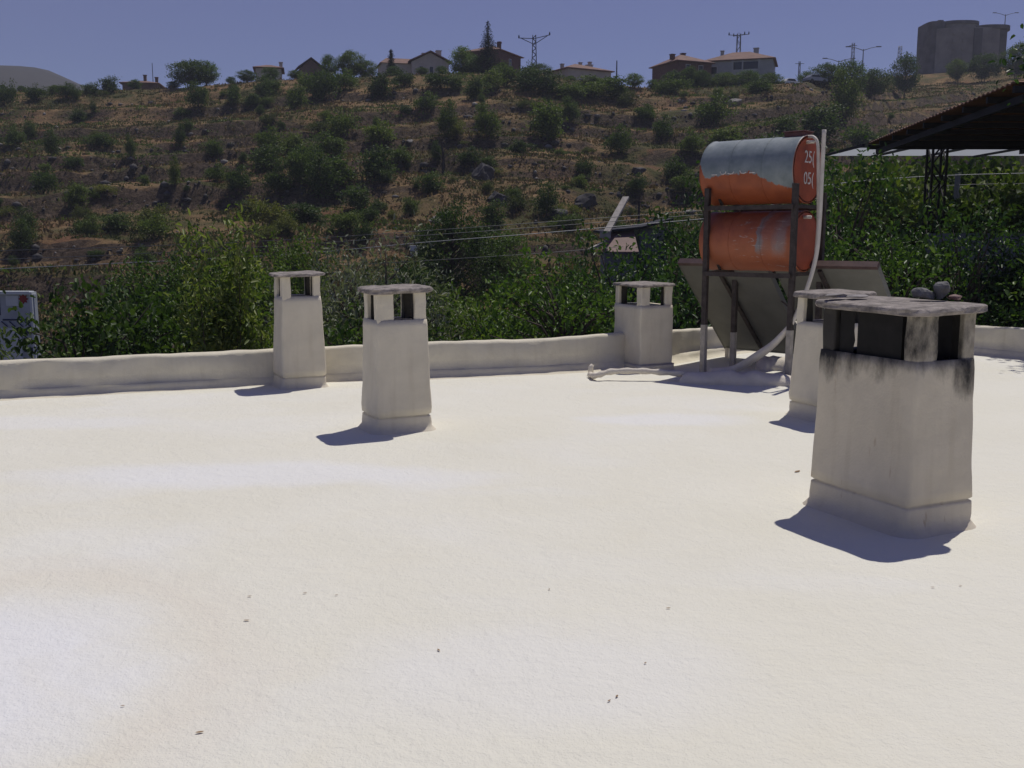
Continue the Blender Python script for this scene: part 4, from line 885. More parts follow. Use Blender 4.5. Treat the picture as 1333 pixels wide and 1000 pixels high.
for k, (x, yt, w) in enumerate(((875, 93, 26), (897, 88, 26), (915, 92, 22), (944, 96, 36), (975, 92, 34), (1005, 96, 30))):
    sky_tree(("far", "far2")[k % 2], x, yt, 110, w, "garden tree before the two houses on the right skyline", 171, "garden trees before the right houses")
sky_tree("far2", 1078, 84, 104, 38, "dark rounded tree under the left street lamp", 180)
sky_tree("far", 1108, 80, 102, 40, "dark tree under the right street lamp and mast", 182)
sky_tree("far", 1052, 94, 104, 30, "low tree behind the parked cars", 190)
sky_tree("far2", 1138, 92, 102, 40, "low tree right of the street lamps", 195)
sky_tree("far", 1180, 72, 100, 26, "leaning green tree left of the round concrete building", 212)
sky_tree("far2", 1247, 78, 92, 22, "dark bush at the foot of the round concrete building", 235)
sky_tree("far2", 1283, 72, 90, 44, "dark bush right of the round building's foot", 232)
sky_tree("far2", 1326, 58, 84, 30, "dark tree on the skyline at the right frame edge", 228)
for k, (x, yt, w) in enumerate(((28, 112, 34), (72, 112, 36), (175, 104, 60), (225, 106, 30), (300, 100, 36), (322, 92, 24), (352, 88, 30), (385, 92, 40), (512, 86, 40), (550, 88, 36), (575, 86, 30), (655, 84, 34), (790, 101, 34))):
    sky_tree(("far", "far2")[k % 2], x, yt, 108, w, "small dark tree or bush along the skyline crest", 166, "small trees along the crest")
# spruces
def spruce(px, ytop, Y, w, label, seed):
    p = at(px, ytop, Y); zb = float(terr(p[0], Y)); h = p[2] - zb; rng = np.random.default_rng(seed); T = []
    o = thing("spruce_tree", label, "tree", (p[0], Y, zb - 0.1)); mb = MB(); mb.tube([(0, 0, 0), (0, 0, h * 0.5), (0, 0, h)], [0.018 * h, 0.012 * h, 0.01], 7); R0 = w * Y / FPX / 2
    z = h * 0.10
    while z < h * 0.99:
        t = z / h; rr = R0 * (1 - t) ** 0.85 * rng.uniform(0.75, 1.15) + 0.06; nb = max(3, int(9 * (1 - t) + 3)); a0 = rng.uniform(0, 6.28)
        for k in range(nb):
            a = a0 + k * 6.283 / nb + rng.normal() * 0.12; ra = rr * rng.uniform(0.8, 1.1)
            for s in np.linspace(0.15, 1, max(2, int(ra / 0.22))): T.append((math.cos(a) * ra * s, math.sin(a) * ra * s, z - 0.22 * ra * s * s + 0.06 * ra))
            mb.tube([(0, 0, z), (math.cos(a) * ra, math.sin(a) * ra, z - 0.16 * ra)], [0.03, 0.008], 4, cap=False)
        z += h * 0.036
    V, Q = leafy_cloud(rng, np.array(T), 9, 0.10, 0.24, 0.3, 0.2, (0, 0, h * 0.3))
    mb.build("trunk", M["bark"], o); link("crown", mesh_arrays("crown", V, [Q]), M["spruce"], o)
spruce(635, 26, 171, 38, "tall pointed spruce before the brick house on the skyline", 3)
spruce(509, 64, 170, 15, "small slim spruce before the long pale house on the skyline", 4)
# dead tree
p = hit(577, 226); dt = thing("dead_tree", "bare dark dead tree standing in the middle of the hillside", "tree", tuple(p)); mb = MB(); sc = p[1] / FPX; H_ = 46 * sc
rr = random.Random(4); mb.tube([(0, 0, -0.3), (0.05, 0, H_ * 0.4), (-0.12, 0, H_ * 0.75), (-0.2, 0, H_)], [0.20, 0.15, 0.09, 0.03], 7)
for k in range(16):
    z = H_ * rr.uniform(0.25, 0.95); a = rr.uniform(0, 6.28); l = (1.1 - z / H_) * 2.2 * rr.uniform(0.6, 1); mb.tube([(-0.1 * z / H_, 0, z), (math.cos(a) * l * .5, math.sin(a) * l * .5, z + l * .45), (math.cos(a) * l, math.sin(a) * l, z + l * 0.7)], [0.06, 0.04, 0.01], 5, cap=False)
mb.build("trunk", M["deadbark"], dt)

# ---- uncountable cover on the slope: dry grass, weeds, loose rocks; leafy undergrowth in the valley
rng = np.random.default_rng(99)
def scatter(n, y0, y1):
    Y = y0 + (y1 - y0) * rng.random(n); X = (rng.random(n) * 2 - 1) * (Y * 0.62 + 6); return X, Y
def tufts(name, n, y0, y1, hmin, hmax, wid, mat, label, seed, thr, blades=4, ns=0.12):
    X, Y = scatter(n, y0, y1); keep_ = fbm(X * ns, Y * ns, 0, seed, 3) > thr; X, Y = X[keep_], Y[keep_]; Z = terr(X, Y); m_ = len(X)
    B = np.repeat(np.stack([X, Y, Z - 0.05], 1), blades, 0); N_ = len(B); B[:, :2] += rng.normal(size=(N_, 2)) * wid * 0.8
    D = rng.normal(size=(N_, 3)) * 0.6; D[:, 2] = 1
    L = rng.uniform(hmin, hmax, N_); V, Q = leaf_arrays(B, D, unit(rng, N_) + np.array([0, -0.6, 0.2]), L, L * 0.4 + 0.03)
    return tag(link(name, mesh_arrays(name, V, [Q]), M[mat]), label, None, None, "stuff")
tufts("dry_grass", 34000, 52, 235, 0.18, 0.5, 0.40, "drystraw", "dry straw coloured grass covering the hillside terraces", 41, -0.12)
tufts("low_weeds", 38000, 50, 235, 0.12, 0.36, 0.36, "weed", "low green weeds growing between rocks on the hillside", 43, -0.08, 9)
tufts("undergrowth", 16000, 17, 60, 0.12, 0.4, 0.40, "orchard", "leafy undergrowth on the valley floor below the roof", 45, -0.3, 6)
tufts("scrub", 15000, 55, 235, 0.16, 0.42, 0.55, "shrub", "patches of green scrub spreading between the hillside shrubs", 47, 0.10, 14, 0.06)
def rocks(name, n, mat, label, seed, smin, smax, slope_min, p_any):
    import bmesh
    rng = np.random.default_rng(seed); X, Y = (lambda Y: ((rng.random(n) * 2 - 1) * (Y * 0.62 + 4), Y))(52 + 180 * rng.random(n))
    e = 0.6; sl = np.hypot(terr(X + e, Y) - terr(X - e, Y), terr(X, Y + e) - terr(X, Y - e)) / (2 * e)
    k = (sl > slope_min) & (fbm(X * 0.05, Y * 0.05, 0, 4, 2) > -0.12) | (rng.random(n) < p_any); X, Y = X[k], Y[k]; Z = terr(X, Y); m_ = len(X)
    bm = bmesh.new(); bmesh.ops.create_icosphere(bm, subdivisions=1, radius=1.0); IV = np.array([v.co[:] for v in bm.verts]); IF = np.array([[v.index for v in f.verts] for f in bm.faces]); bm.free()
    S_ = (smin + (smax - smin) * rng.random(m_) ** 3)[:, None, None] * rng.uniform(0.6, 1.3, (m_, 1, 3)) * np.array([1.2, 0.9, 0.7])
    A = rng.uniform(0, 6.28, m_); c, s = np.cos(A)[:, None], np.sin(A)[:, None]
    V = IV[None] * (1 + rng.normal(size=(m_, len(IV), 1)) * 0.13) * S_; Vx = V[..., 0] * c - V[..., 1] * s; Vy = V[..., 0] * s + V[..., 1] * c
    V = np.stack([Vx + X[:, None], Vy + Y[:, None], V[..., 2] + Z[:, None] + S_[:, :, 2] * 0.1], -1)
    F = IF[None] + (np.arange(m_) * len(IV))[:, None, None]
    return tag(link(name, mesh_arrays(name, V.reshape(-1, 3), [F.reshape(-1, 3)]), M[mat]), label, None, None, "stuff")
rocks("dark_rocks", 15000, "rock", "dark rocks strewn along the hillside terraces", 51, 0.14, 0.55, 0.70, 0.012)
rocks("pale_stones", 5000, "palerock", "pale stones strewn over the hillside", 52, 0.10, 0.42, 0.60, 0.05)
for k, (x, y, w, h, lab) in enumerate(((632, 236, 36, 26, "tall dark boulder right of the dead tree on the hillside"), (568, 292, 22, 14, "grey boulder above the tall tree at the hill's foot"), (648, 262, 30, 14, "long flat boulder below the tall dark boulder"),
                                      (765, 270, 40, 22, "wide dark rock outcrop left of the leaning plank"), (725, 282, 30, 14, "dark overhanging rock left of the wide outcrop"), (533, 185, 14, 6, "pale flat rock in the middle of the upper slope"), (955, 138, 20, 12, "dark boulder below the grey blue house"), (830, 225, 24, 10, "dark rock on the slope above the plank shed"))):
    p = hit(x, y); sc = p[1] / FPX
    pebble("boulder", (p[0], p[1], p[2] - 0.2), (w * sc, w * sc * 0.8, h * sc * 1.3), 70 + k, M["palerock"] if "pale" in lab or "grey b" in lab else M["rock"], lab, "boulder")

# ------------------------------------------------------------------ buildings on the crest
def house(label, px0, px1, yeave, yridge, Y, depth, yaw, wall, tile, wins=(), chims=(), hip=True, name="house", doorx=None, balcony=None, wing=None, fascia=True):
    cx = (px0 + px1) / 2; wm = (px1 - px0) * Y / FPX
    e = at(cx, yeave, Y); zr = at(cx, yridge, Y)[2]; zb = float(terr(e[0], Y)) - 0.6
    c, s = abs(math.cos(yaw)), abs(math.sin(yaw)); w = (wm - depth * s) / c - 1.0; ov = 0.5
    o = thing(name, label, "house", (e[0], Y + depth / 2, zb), yaw); hw, hd = w / 2, depth / 2; ze = e[2] - zb; zt_ = zr - zb
    mb = MB(); mb.prism([(-hw, -hd), (hw, -hd), (hw, hd), (-hw, hd)], 0, ze); mb.build("wall", wall, o)
    a, b = hw + ov, hd + ov
    if hip:
        r = max(0.4, a - b); V = [(-a, -b, ze + .02), (a, -b, ze + .02), (a, b, ze + .02), (-a, b, ze + .02), (-r, 0, zt_), (r, 0, zt_), (-a, -b, ze + .16), (a, -b, ze + .16), (a, b, ze + .16), (-a, b, ze + .16)]
        F = [(3, 2, 1, 0), (0, 1, 7, 6), (1, 2, 8, 7), (2, 3, 9, 8), (3, 0, 6, 9), (6, 7, 5, 4), (8, 9, 4, 5), (7, 8, 5), (9, 6, 4)]
    else:                                     # gable end towards the viewer
        V = [(-a, -b, ze), (0, -b, zt_), (a, -b, ze), (-a, b, ze), (0, b, zt_), (a, b, ze), (-a, -b, ze + .2), (0, -b, zt_ + .2), (a, -b, ze + .2), (-a, b, ze + .2), (0, b, zt_ + .2), (a, b, ze + .2)]
        F = [(6, 9, 10, 7), (7, 10, 11, 8), (0, 1, 4, 3), (1, 2, 5, 4), (0, 6, 7, 1), (1, 7, 8, 2), (3, 4, 10, 9), (4, 5, 11, 10), (0, 3, 9, 6), (2, 8, 11, 5)]
        for yy, sg in ((-hd + .01, 1), (hd - .01, -1)):
            MB().add([(-hw, yy, ze), (hw, yy, ze), (0, yy, zt_ - .1), (-hw, yy + sg * .2, ze), (hw, yy + sg * .2, ze), (0, yy + sg * .2, zt_ - .1)], [(0, 1, 2), (3, 5, 4), (0, 2, 5, 3), (1, 4, 5, 2)]).build("gable", wall, o)
    rf = MB().add(V, F).build("roof", tile, o)
    for (fx, fy, top, cw) in chims:           # fractions of the plan; metres above the ridge
        z0 = ze + (zt_ - ze) * 0.3; cm = MB(); cm.box((fx * hw, fy * hd, (z0 + zt_ + top) / 2), (cw, cw, zt_ + top - z0)); cm.box((fx * hw, fy * hd, zt_ + top + 0.08), (cw + .16, cw + .16, .14)); cm.build("chimney", wall, rf)
    for (side, f, z, ww, hh) in [(q[0], q[1], q[2] + ze - 7.2, q[3], q[4]) for q in wins]:   # side 'f' front (-y) or 'r' right (+x) or 'l' left
        fm, gm = MB(), MB()
        for m_, g_, th in ((fm, 0.0, 0.05), (gm, 0.09, 0.07)):
            W_, H2 = ww - g_ * 2, hh - g_ * 2
            if side == 'f': m_.box((f * hw, -hd - th / 2 + .002, z), (W_, th, H2))
            else:
                sx = 1 if side == 'r' else -1; m_.box((sx * (hw + th / 2 - .002), f * hd, z), (th, W_, H2))
        fo = fm.build("window", M["frame"], o); gm.build("pane", M["glass"], fo)
    if balcony:
        x0, x1, z0, z1 = balcony; z0 += ze - 7.2; z1 += ze - 7.2
        MB().box(((x0 + x1) / 2, -hd - 0.02, (z0 + z1) / 2), (x1 - x0, 0.03, z1 - z0)).build("balcony_shade_panel", M["glass"], o)  # flat dark sheet on the wall stands in for the recess's shade
        bm_ = MB(); bm_.box(((x0 + x1) / 2, -hd - 0.7, z0 - 0.06), (x1 - x0 + .3, 1.4, .14)); bm_.box(((x0 + x1) / 2, -hd - 1.36, z0 + 0.4), (x1 - x0 + .3, .08, .8)); bm_.build("balcony", wall, o)
        for x in (x0 - .05, x0 + (x1 - x0) * .38, x1 + .05): MB().box((x, -hd - 1.28, (z0 + z1) / 2 + .05), (.22, .2, z1 - z0 + .1)).build("post", wall, o)
    if wing:
        x0, x1, y0, y1, we, wr = wing; we, wr = ze - 0.3, ze + 1.1
        MB().prism([(x0, y0), (x1, y0), (x1, y1), (x0, y1)], 0, we).build("wing_wall", wall, o)
        q = .4; MB().add([(x0 - q, y0 - q, we + .03), (x1 + q, y0 - q, we + .03), (x1 + q, y1 + q, we + .03), (x0 - q, y1 + q, we + .03), (x0 + 1.2, (y0 + y1) / 2, wr), (x1 + q, (y0 + y1) / 2, wr)], [(0, 1, 5, 4), (2, 3, 4, 5), (3, 0, 4), (1, 2, 5), (3, 2, 1, 0)]).build("wing_roof", tile, o)
    return o
house("low orange roof of a house half sunk behind the left crest", 150, 206, 109, 101.5, 186, 7, 0.15, M["wallbrown"], M["tile"], (), ((0.1, 0, 0.9, 0.5), (0.75, 0.1, 0.6, 0.5)))
house("pale house with tiled roof, left one of the pair on the crest", 322, 368, 89, 81, 186, 6, 0.2, M["wallpale"], M["tile"], (('f', -0.3, 5.2, 0.9, 1.1), ('f', 0.4, 5.2, 0.9, 1.1)), ((0.95, 0.2, 0.5, 0.6),))
house("brown gabled house, right one of the pair on the left crest", 372, 420, 89, 76, 187, 7, 0.35, M["wallbrown"], M["tiledark"], (('f', 0.0, 5.4, 1.0, 1.2),), ((0.5, 0.3, 0.3, 0.5),), hip=False)
house("long pale house with a front gable left of the tall spruce", 520, 586, 81, 67.5, 186, 8, 0.25, M["wallpale"], M["tile"], (('f', -0.5, 5.8, 0.8, 1.4), ('f', 0.05, 5.8, 0.8, 1.4), ('f', 0.5, 5.8, 0.8, 1.4), ('r', 0, 5.6, 0.9, 1.1)), ((0.62, -0.2, 0.7, 0.9), (-0.1, 0.3, 0.5, 0.6), (0.3, 0.4, 0.3, 0.5)), hip=False, wing=(-8.6, -3.3, -3, 3, None, None))
house("brick house with hip roof behind the tall spruce", 598, 680, 67, 54, 186, 9, -0.45, M["wallbrick"], M["tile"], (('f', -0.4, 5.7, 1.1, 1.3), ('f', 0.4, 5.7, 1.1, 1.3), ('r', 0.0, 5.7, 1.1, 1.3)), ((0.35, 0.1, 0.4, 0.6), (0.55, -0.2, 0.3, 0.5)))
house("hip roofed pale house right of the lattice power pole", 706, 799, 91, 78, 186, 9, 0.5, M["wallpale"], M["tile"], (('f', -0.4, 5.0, 1.1, 1.2), ('f', 0.3, 5.0, 1.1, 1.2), ('r', -0.3, 5.0, 1.1, 1.2), ('r', 0.4, 5.0, 1.0, 1.2)), ((-0.85, -0.3, -0.6, 0.5), (0.3, 0.2, 0.4, 0.5), (0.5, -0.2, 0.3, 0.5), (0.85, 0.4, 0.3, 1.0)))
house("dark brick house with orange hip roof left of the grey blue house", 854, 931, 81, 66, 184, 8.5, 0.42, M["wallbrick"], M["tile"], (('f', -0.4, 6.2, 1.0, 1.2), ('f', 0.35, 6.2, 1.0, 1.2)), ((-0.95, -0.5, -0.6, 0.7), (0.15, 0.1, 0.25, 0.7)))
house("grey blue two storey house with a shaded upper balcony", 919, 1024, 78.5, 62, 187, 9, -0.3, M["wallblue"], M["tile"], (('f', -0.75, 5.6, 1.5, 1.5), ('f', -0.75, 2.9, 1.4, 1.4), ('r', -0.3, 5.6, 1.0, 1.3), ('r', 0.3, 5.6, 1.0, 1.3)), ((-0.55, -0.2, 0.1, 0.6), (0.45, 0.1, 0.5, 0.9)), balcony=(-0.9, 3.6, 4.6, 6.9))
# round concrete building under construction
Yb = 262; cL = at(1234, 90, Yb); cR = at(1276, 90, Yb); zb = float(terr(cL[0], Yb)) - 2
rb = thing("round_building", "unfinished round concrete building on the right skyline", "building", (cL[0], Yb, zb))
def zpx(py, Y=Yb): return at(1250, py, Y)[2] - zb
def drum(name, cx, r, z0, z1, mat, par, rim=0.0, rimh=0.8, rimmat=None, a0=0, a1=360, n=48):
    mb = MB(); P = [(cx + r * math.cos(math.radians(a0 + (a1 - a0) * k / n)), r * math.sin(math.radians(a0 + (a1 - a0) * k / n))) for k in range(n + (a1 - a0 < 360))]
    if a1 - a0 < 360: P.append((cx, 0))
    mb.prism(P, z0, z1); o = mb.build(name, mat, par)
    if rim:
        mb = MB(); P = [(cx + (r + rim) * math.cos(2 * math.pi * k / n), (r + rim) * math.sin(2 * math.pi * k / n)) for k in range(n)]; mb.prism(P, z1 + .01, z1 + rimh); mb.build("roof_rim", rimmat or mat, o)
    return o
pxm = Yb / FPX
xm = (at(1252.5, 60, Yb)[0] - cL[0]); A_, B_ = 50.5 * pxm, 6.5
def oval(a, b, cx=0.0, n=64, p=0.72):
    return [(cx + a * math.copysign(abs(math.cos(2 * math.pi * k / n)) ** p, math.cos(2 * math.pi * k / n)), b * math.copysign(abs(math.sin(2 * math.pi * k / n)) ** p, math.sin(2 * math.pi * k / n))) for k in range(n)]
d1 = MB().prism(oval(A_, B_, xm), 0, zpx(42.5)).build("wall", M["tower"], rb)
MB().prism(oval(24.5 * pxm, 6.3, at(1281, 60, Yb)[0] - cL[0]), zpx(43.5), zpx(38.5)).build("roof_rim", M["towerdark"], d1)
MB().prism(oval(24 * pxm, 5.0, at(1242, 60, Yb)[0] - cL[0]), zpx(42.4), zpx(36)).build("upper_wall", M["tower"], rb)
MB().prism(oval(25 * pxm, 5.3, at(1242, 60, Yb)[0] - cL[0]), zpx(36) + .01, zpx(32)).build("upper_rim", M["towerdark"], rb)
xs_ = at(1211, 60, Yb)[0] - cL[0]
MB().prism(oval(11 * pxm, 4.6, xs_, 40, .5), 0, zpx(32.5)).build("stair_block", M["towerdark"], rb)
MB().box((at(1221, 60, Yb)[0] - cL[0], 0, zpx(31)), (1.3, 2, 1.4)).build("stair_head", M["towerdark"], rb)
for px_ in (1257, 1291):
    x = at(px_, 60, Yb)[0] - cL[0]; t_ = min(1, abs((x - xm) / A_)); y = -B_ * (1 - t_ ** (1 / .36)) ** .36 - .05
    MB().box((x, y, zpx(44) / 2), (2.0, .6, zpx(44))).build("pier", M["towerdark"], rb)
for px_ in (1228, 1240, 1268, 1279):
    x = at(px_, 60, Yb)[0] - cL[0]; t_ = min(1, abs((x - xm) / A_)); y = -B_ * (1 - t_ ** (1 / .36)) ** .36 - .02
    for py_ in (50, 60, 70, 80): MB().box((x, y, zpx(py_)), (0.9, .25, .8)).build("window", M["tower"], d1)

# ------------------------------------------------------------------ masts, lamps, poles, cars on the crest
def lattice(mb, h, w0, w1, k, bar=0.06):
    for sx in (-1, 1):
        for sy in (-1, 1): mb.bar((sx * w0 / 2, sy * w0 / 2, 0), (sx * w1 / 2, sy * w1 / 2, h), bar)
    for i in range(k):
        z0, z1 = h * i / k, h * (i + 1) / k; a, b = (w0 + (w1 - w0) * z0 / h) / 2, (w0 + (w1 - w0) * z1 / h) / 2; s = 1 if i % 2 else -1
        for sd in (-1, 1):
            mb.bar((-s * a, sd * a, z0), (s * b, sd * b, z1), bar * .7); mb.bar((sd * a, -s * a, z0), (sd * b, s * b, z1), bar * .7)
def mast(name, label, cat, px, ytop, Y, w0, w1, arms, k=12, mat="galv", bar=0.07, rz=0.0):
    p = at(px, ytop, Y); zb = float(terr(p[0], Y)) - .2; h = p[2] - zb; o = thing(name, label, cat, (p[0], Y, zb), rz); mb = MB(); lattice(mb, h, w0, w1, k, bar); mb.build("mast", M[mat], o)
    for (x0, z0, x1, z1, ins) in arms:
        am = MB(); am.bar((x0, 0, h + z0), (x1, 0, h + z1), 0.1); a = am.build("arm", M[mat], o)
        if ins: MB().tube([(x1, 0, h + z1 - .05), (x1, 0, h + z1 + .22), (x1, 0, h + z1 + .3), (x1, 0, h + z1 + .5)], [.10, .14, .10, .06], 8).build("insulator", M["blacksteel"], a)
    return o
mast("power_pole", "lattice power pole with raised arms right of the tall spruce", "power pole", 695.5, 46, 176, 0.95, 0.5, [(0, -.55, -2.6, -.45, True), (0, -.55, 2.6, 0.05, True), (0, -1.5, -2.2, -.5, False), (0, -1.5, 2.2, -.1, False)], 16, "blacksteel", 0.09)
mast("power_pole", "power pole with flat arms rising behind the grey blue house", "power pole", 962, 44, 200, 1.0, 0.6, [(0, -.3, -1.9, -.25, True), (0, -.3, 1.9, -.1, True), (0, -.3, -1.0, -.45, True), (0, -.3, 1.1, -.1, True), (0, 0, 0.02, .2, False)], 14, "galv", 0.09)
mast("radio_mast", "thin lattice mast between the two street lamps", "mast", 1111, 56, 240, 0.8, 0.5, [(0, -.6, -.9, -.6, False), (0, -.6, .9, -.6, False)], 16)
mast("radio_mast", "short lattice mast left of the leaning tree", "mast", 1172, 60, 250, 1.0, 0.6, [], 16)
mast("radio_mast", "tiny mast seen behind the right end of the grey blue house", "mast", 1041, 80, 235, 0.6, 0.3, [(0, -.5, -1.0, -.5, False), (0, -.5, 1.0, -.5, False)], 10)
def pole(label, px, ytop, Y, r, name="utility_pole", arms=False, mat="galv", cat="pole"):
    p = at(px, ytop, Y); zb = float(terr(p[0], Y)) - .2; h = p[2] - zb; o = thing(name, label, cat, (p[0], Y, zb)); MB().tube([(0, 0, 0), (0, 0, h * .5), (0, 0, h)], [r * 1.3, r, r * .7], 8).build("post", M[mat], o)
    if arms:
        for s in (-1, 1):
            a = MB().tube([(0, 0, h - .25), (s * 1.6, 0, h + .25), (s * 2.6, 0, h + .42)], [.08, .06, .05], 6).build("arm", M[mat], o)
            MB().box((s * 3.0, 0, h + .46), (1.0, .3, .16)).build("lamp_head", M[mat], a)
    return o
pole("double armed street lamp, the left one above the parked cars", 1092, 79, 222, .12, "street_lamp", True, cat="street lamp")
pole("double armed street lamp, the right one beside the thin lattice mast", 1124, 64, 205, .12, "street_lamp", True, cat="street lamp")
pole("tall double armed street lamp right of the round building", 1309, 19, 285, .16, "street_lamp", True, cat="street lamp")
pole("bare thin pole right of the hip roofed pale house", 803, 79, 180, .13, mat="blacksteel")
pole("thin pole behind the low orange roof at the left", 198, 82, 188, .07, mat="blacksteel")
pole("pale concrete utility pole under the steel canopy", 1247, 226, 36, .14, mat="greywall")
def car(label, px, py, Y, mat, rz):
    p = at(px, py, Y); z = float(terr(p[0], Y)); o = thing("parked_car", label, "car", (p[0], Y, max(z, p[2] - 0.7)), rz, None)
    P = [(-2.1, .35), (-2.05, .75), (-1.95, .92), (-1.2, .98), (1.15, .95), (1.95, .82), (2.1, .6), (2.1, .35)]
    def extr(P, w, z0=0):
        n = len(P); vs = [(x, -w, z) for x, z in P] + [(x, w, z) for x, z in P]; return vs, [tuple(range(n)), tuple(range(2 * n - 1, n - 1, -1))] + [(i, n + i, n + (i + 1) % n, (i + 1) % n) for i in range(n)]
    vs, fs = extr(P, .82); MB().add(vs, fs).build("body", mat, o, bevel=.06)
    vs, fs = extr([(-1.7, .94), (-1.2, 1.36), (-.9, 1.44), (.25, 1.44), (.95, .94)], .70); MB().add(vs, fs).build("cabin", mat, o, bevel=.06)
    vs, fs = extr([(-1.45, 1.0), (-1.1, 1.34), (.2, 1.37), (.75, 1.0)], .715); MB().add(vs, fs).build("window", M["glass"], o)
    for x in (-1.3, 1.3):
        for s in (-1, 1): MB().tube([(x, s * .62, .33), (x, s * .84, .33)], .33, 16).build("wheel", M["tyre"], o)
car("white car parked on the crest right of the grey blue house", 1029, 109, 172, M["carwhite"], .5)
car("silver car parked on the crest under the skyline trees", 1061, 107, 178, M["cardark"], .4)
p = hit(539, 334); wb = MB(); s_ = p[1] / FPX
wb.box((0, 0, .35), (9 * s_, 9 * s_, .7)); wb.box((0, 0, .73), (10 * s_, 10 * s_, .06)); wb.box((0, -4.6 * s_, .35), (7 * s_, .03, .5))
o = wb.build("white_box", M["whitebox"], bevel=.02); o.location = p; tag(o, "small white metal box at the hill's foot above the second chimney", "box")
g = at(972, 112, 166)

# ------------------------------------------------------------------ steel canopy, garden wall, shed, billboard, cables
cFL, cNL = at(1130, 188, 30), at(1322, 109, 18.2)
cz = cFL[2]
cn = thing("steel_canopy", "dark rusty steel canopy roof on a lattice column at the right", "canopy", (cFL[0], 30, 0))
dx = cNL[0] - cFL[0]; dz = cNL[2] - cz
mb = MB(); nn = 90; wv = 18.0                   # corrugated sheet: left rake, 18 m deep ribs along x
V, F = [], []
for i in range(nn + 1):
    t = i / nn; y = -11.8 * t; x0 = dx * t; z = cz + dz * t + (0.03 if i % 2 else 0)
    V += [(x0, y, z), (x0 + wv, y, z), (x0, y, z + .03), (x0 + wv, y, z + .03)]
for i in range(nn): b = i * 4; F += [(b, b + 4, b + 5, b + 1), (b + 2, b + 3, b + 7, b + 6), (b, b + 2, b + 6, b + 4), (b + 1, b + 5, b + 7, b + 3)]
mb.add(V, F); mb.build("roof_sheet", M["canopy"], cn)
for i in range(9):
    t = i / 8; MB().box((dx * t + wv / 2, -11.8 * t - (.06 if i == 0 else -.06 if i == 8 else 0), cz + dz * t - .09), (wv, .07, .12)).build("purlin", M["blacksteel"], cn)
for k in range(5): MB().bar((0.25 + k * 4.2, -.1, cz - .22), (dx + .3 + k * 4.2, -11.6, cz + dz - .22), .10, .14).build("rafter", M["blacksteel"], cn)
for k in range(9): MB().box((0.75 + k * 1.72, 2.75, cz + .01), (1.60, 2.9, .012)).build("skylight_sheet", M["translucent"], cn)
for k in range(10): MB().bar((-.1 + k * 1.72, .1, cz - .02), (-.1 + k * 1.72, 4.2, cz - .02), .07).build("skylight_rafter", M["blacksteel"], cn)
c0 = at(1220, 200, 30.4); zb = float(terr(c0[0], 30.4)) - .3
cm = MB(); n0 = len(cm.v); lattice(cm, cz - zb, .42, .42, 18, .06); cm.v = [(x + c0[0] - cFL[0], y + .4, z + zb) for x, y, z in cm.v]; cm.build("column", M["blacksteel"], cn)
c1 = c0[0] - cFL[0] + 7.5
cm = MB(); lattice(cm, cz - zb, .42, .42, 18, .06); cm.v = [(x + c1, y + .4, z + zb) for x, y, z in cm.v]; cm.build("column", M["blacksteel"], cn)
w0, w1 = at(1205, 304, 25), at(1345, 318, 24); zb = -6
gw = MB(); gw.bar((w0[0], 25, (w0[2] + zb) / 2), (w1[0], 24, (w0[2] + zb) / 2), w0[2] - zb, .22)
gw = MB(); dd = Vector((w1[0] - w0[0], -1, 0)).normalized(); nn_ = Vector((-dd.y, dd.x, 0)) * .11
q = [Vector((w0[0], 25, 0)), Vector((w1[0], 24, 0))]
gw.prism([(q[0] + nn_)[:2], (q[0] - nn_)[:2], (q[1] - nn_)[:2], (q[1] + nn_)[:2]], zb, w0[2]); gwo = gw.build("garden_wall", M["greywall"])
tag(gwo, "grey concrete garden wall seen through leaves below the canopy", "wall")
# shed with a leaning plank
Ys = 44; s0 = at(790, 306, Ys); zb = float(terr(s0[0], Ys)) - .3
sh = thing("shed", "low shed with faded red front and grey side below the leaning plank", "shed", (s0[0], Ys, zb))
X = lambda px: at(px, 300, Ys)[0] - s0[0]
Zs = lambda py: at(820, py, Ys)[2] - zb
MB().add([(X(797), .1, Zs(299)), (X(825), .1, Zs(299)), (X(826), -1.6, Zs(327)), (X(782), -1.6, Zs(327)), (X(797), .1, Zs(299) - .05), (X(825), .1, Zs(299) - .05), (X(826), -1.6, Zs(327) - .05), (X(782), -1.6, Zs(327) - .05)], [(0, 3, 2, 1), (4, 5, 6, 7), (0, 1, 5, 4), (1, 2, 6, 5), (2, 3, 7, 6), (3, 0, 4, 7)]).build("lean_to_roof", M["redsheet"], sh)
MB().prism([(X(784), -1.2), (X(825), -1.2), (X(825), 3), (X(790), 3)], 0, Zs(330)).build("front_wall", M["greywall"], sh)
MB().prism([(X(833), .1), (X(872), .6), (X(872), 3), (X(833), 3)], 0, Zs(296)).build("side_wall", M["greywall"], sh)
MB().prism([(X(826), .25), (X(832.5), .25), (X(832.5), 2.9), (X(826), 2.9)], 0, Zs(299)).build("door", M["glass"], sh)
MB().add([(X(780), -.5, Zs(304)), (X(835), -.3, Zs(298)), (X(876), -.1, Zs(287)), (X(876), 3.3, Zs(286)), (X(835), 3.3, Zs(296)), (X(780), 3.3, Zs(302)),
          (X(780), -.5, Zs(301)), (X(835), -.3, Zs(295)), (X(876), -.1, Zs(284)), (X(876), 3.3, Zs(283)), (X(835), 3.3, Zs(293)), (X(780), 3.3, Zs(299))],
         [(5, 4, 1, 0), (4, 3, 2, 1), (6, 7, 10, 11), (7, 8, 9, 10), (0, 1, 7, 6), (1, 2, 8, 7), (2, 3, 9, 8), (3, 4, 10, 9), (4, 5, 11, 10), (5, 0, 6, 11)]).build("roof", M["blacksteel"], sh)
MB().bar((X(766), -.8, Zs(325)), (X(802), -.3, Zs(308)), .25, .12).build("eave_board", M["plank"], sh)
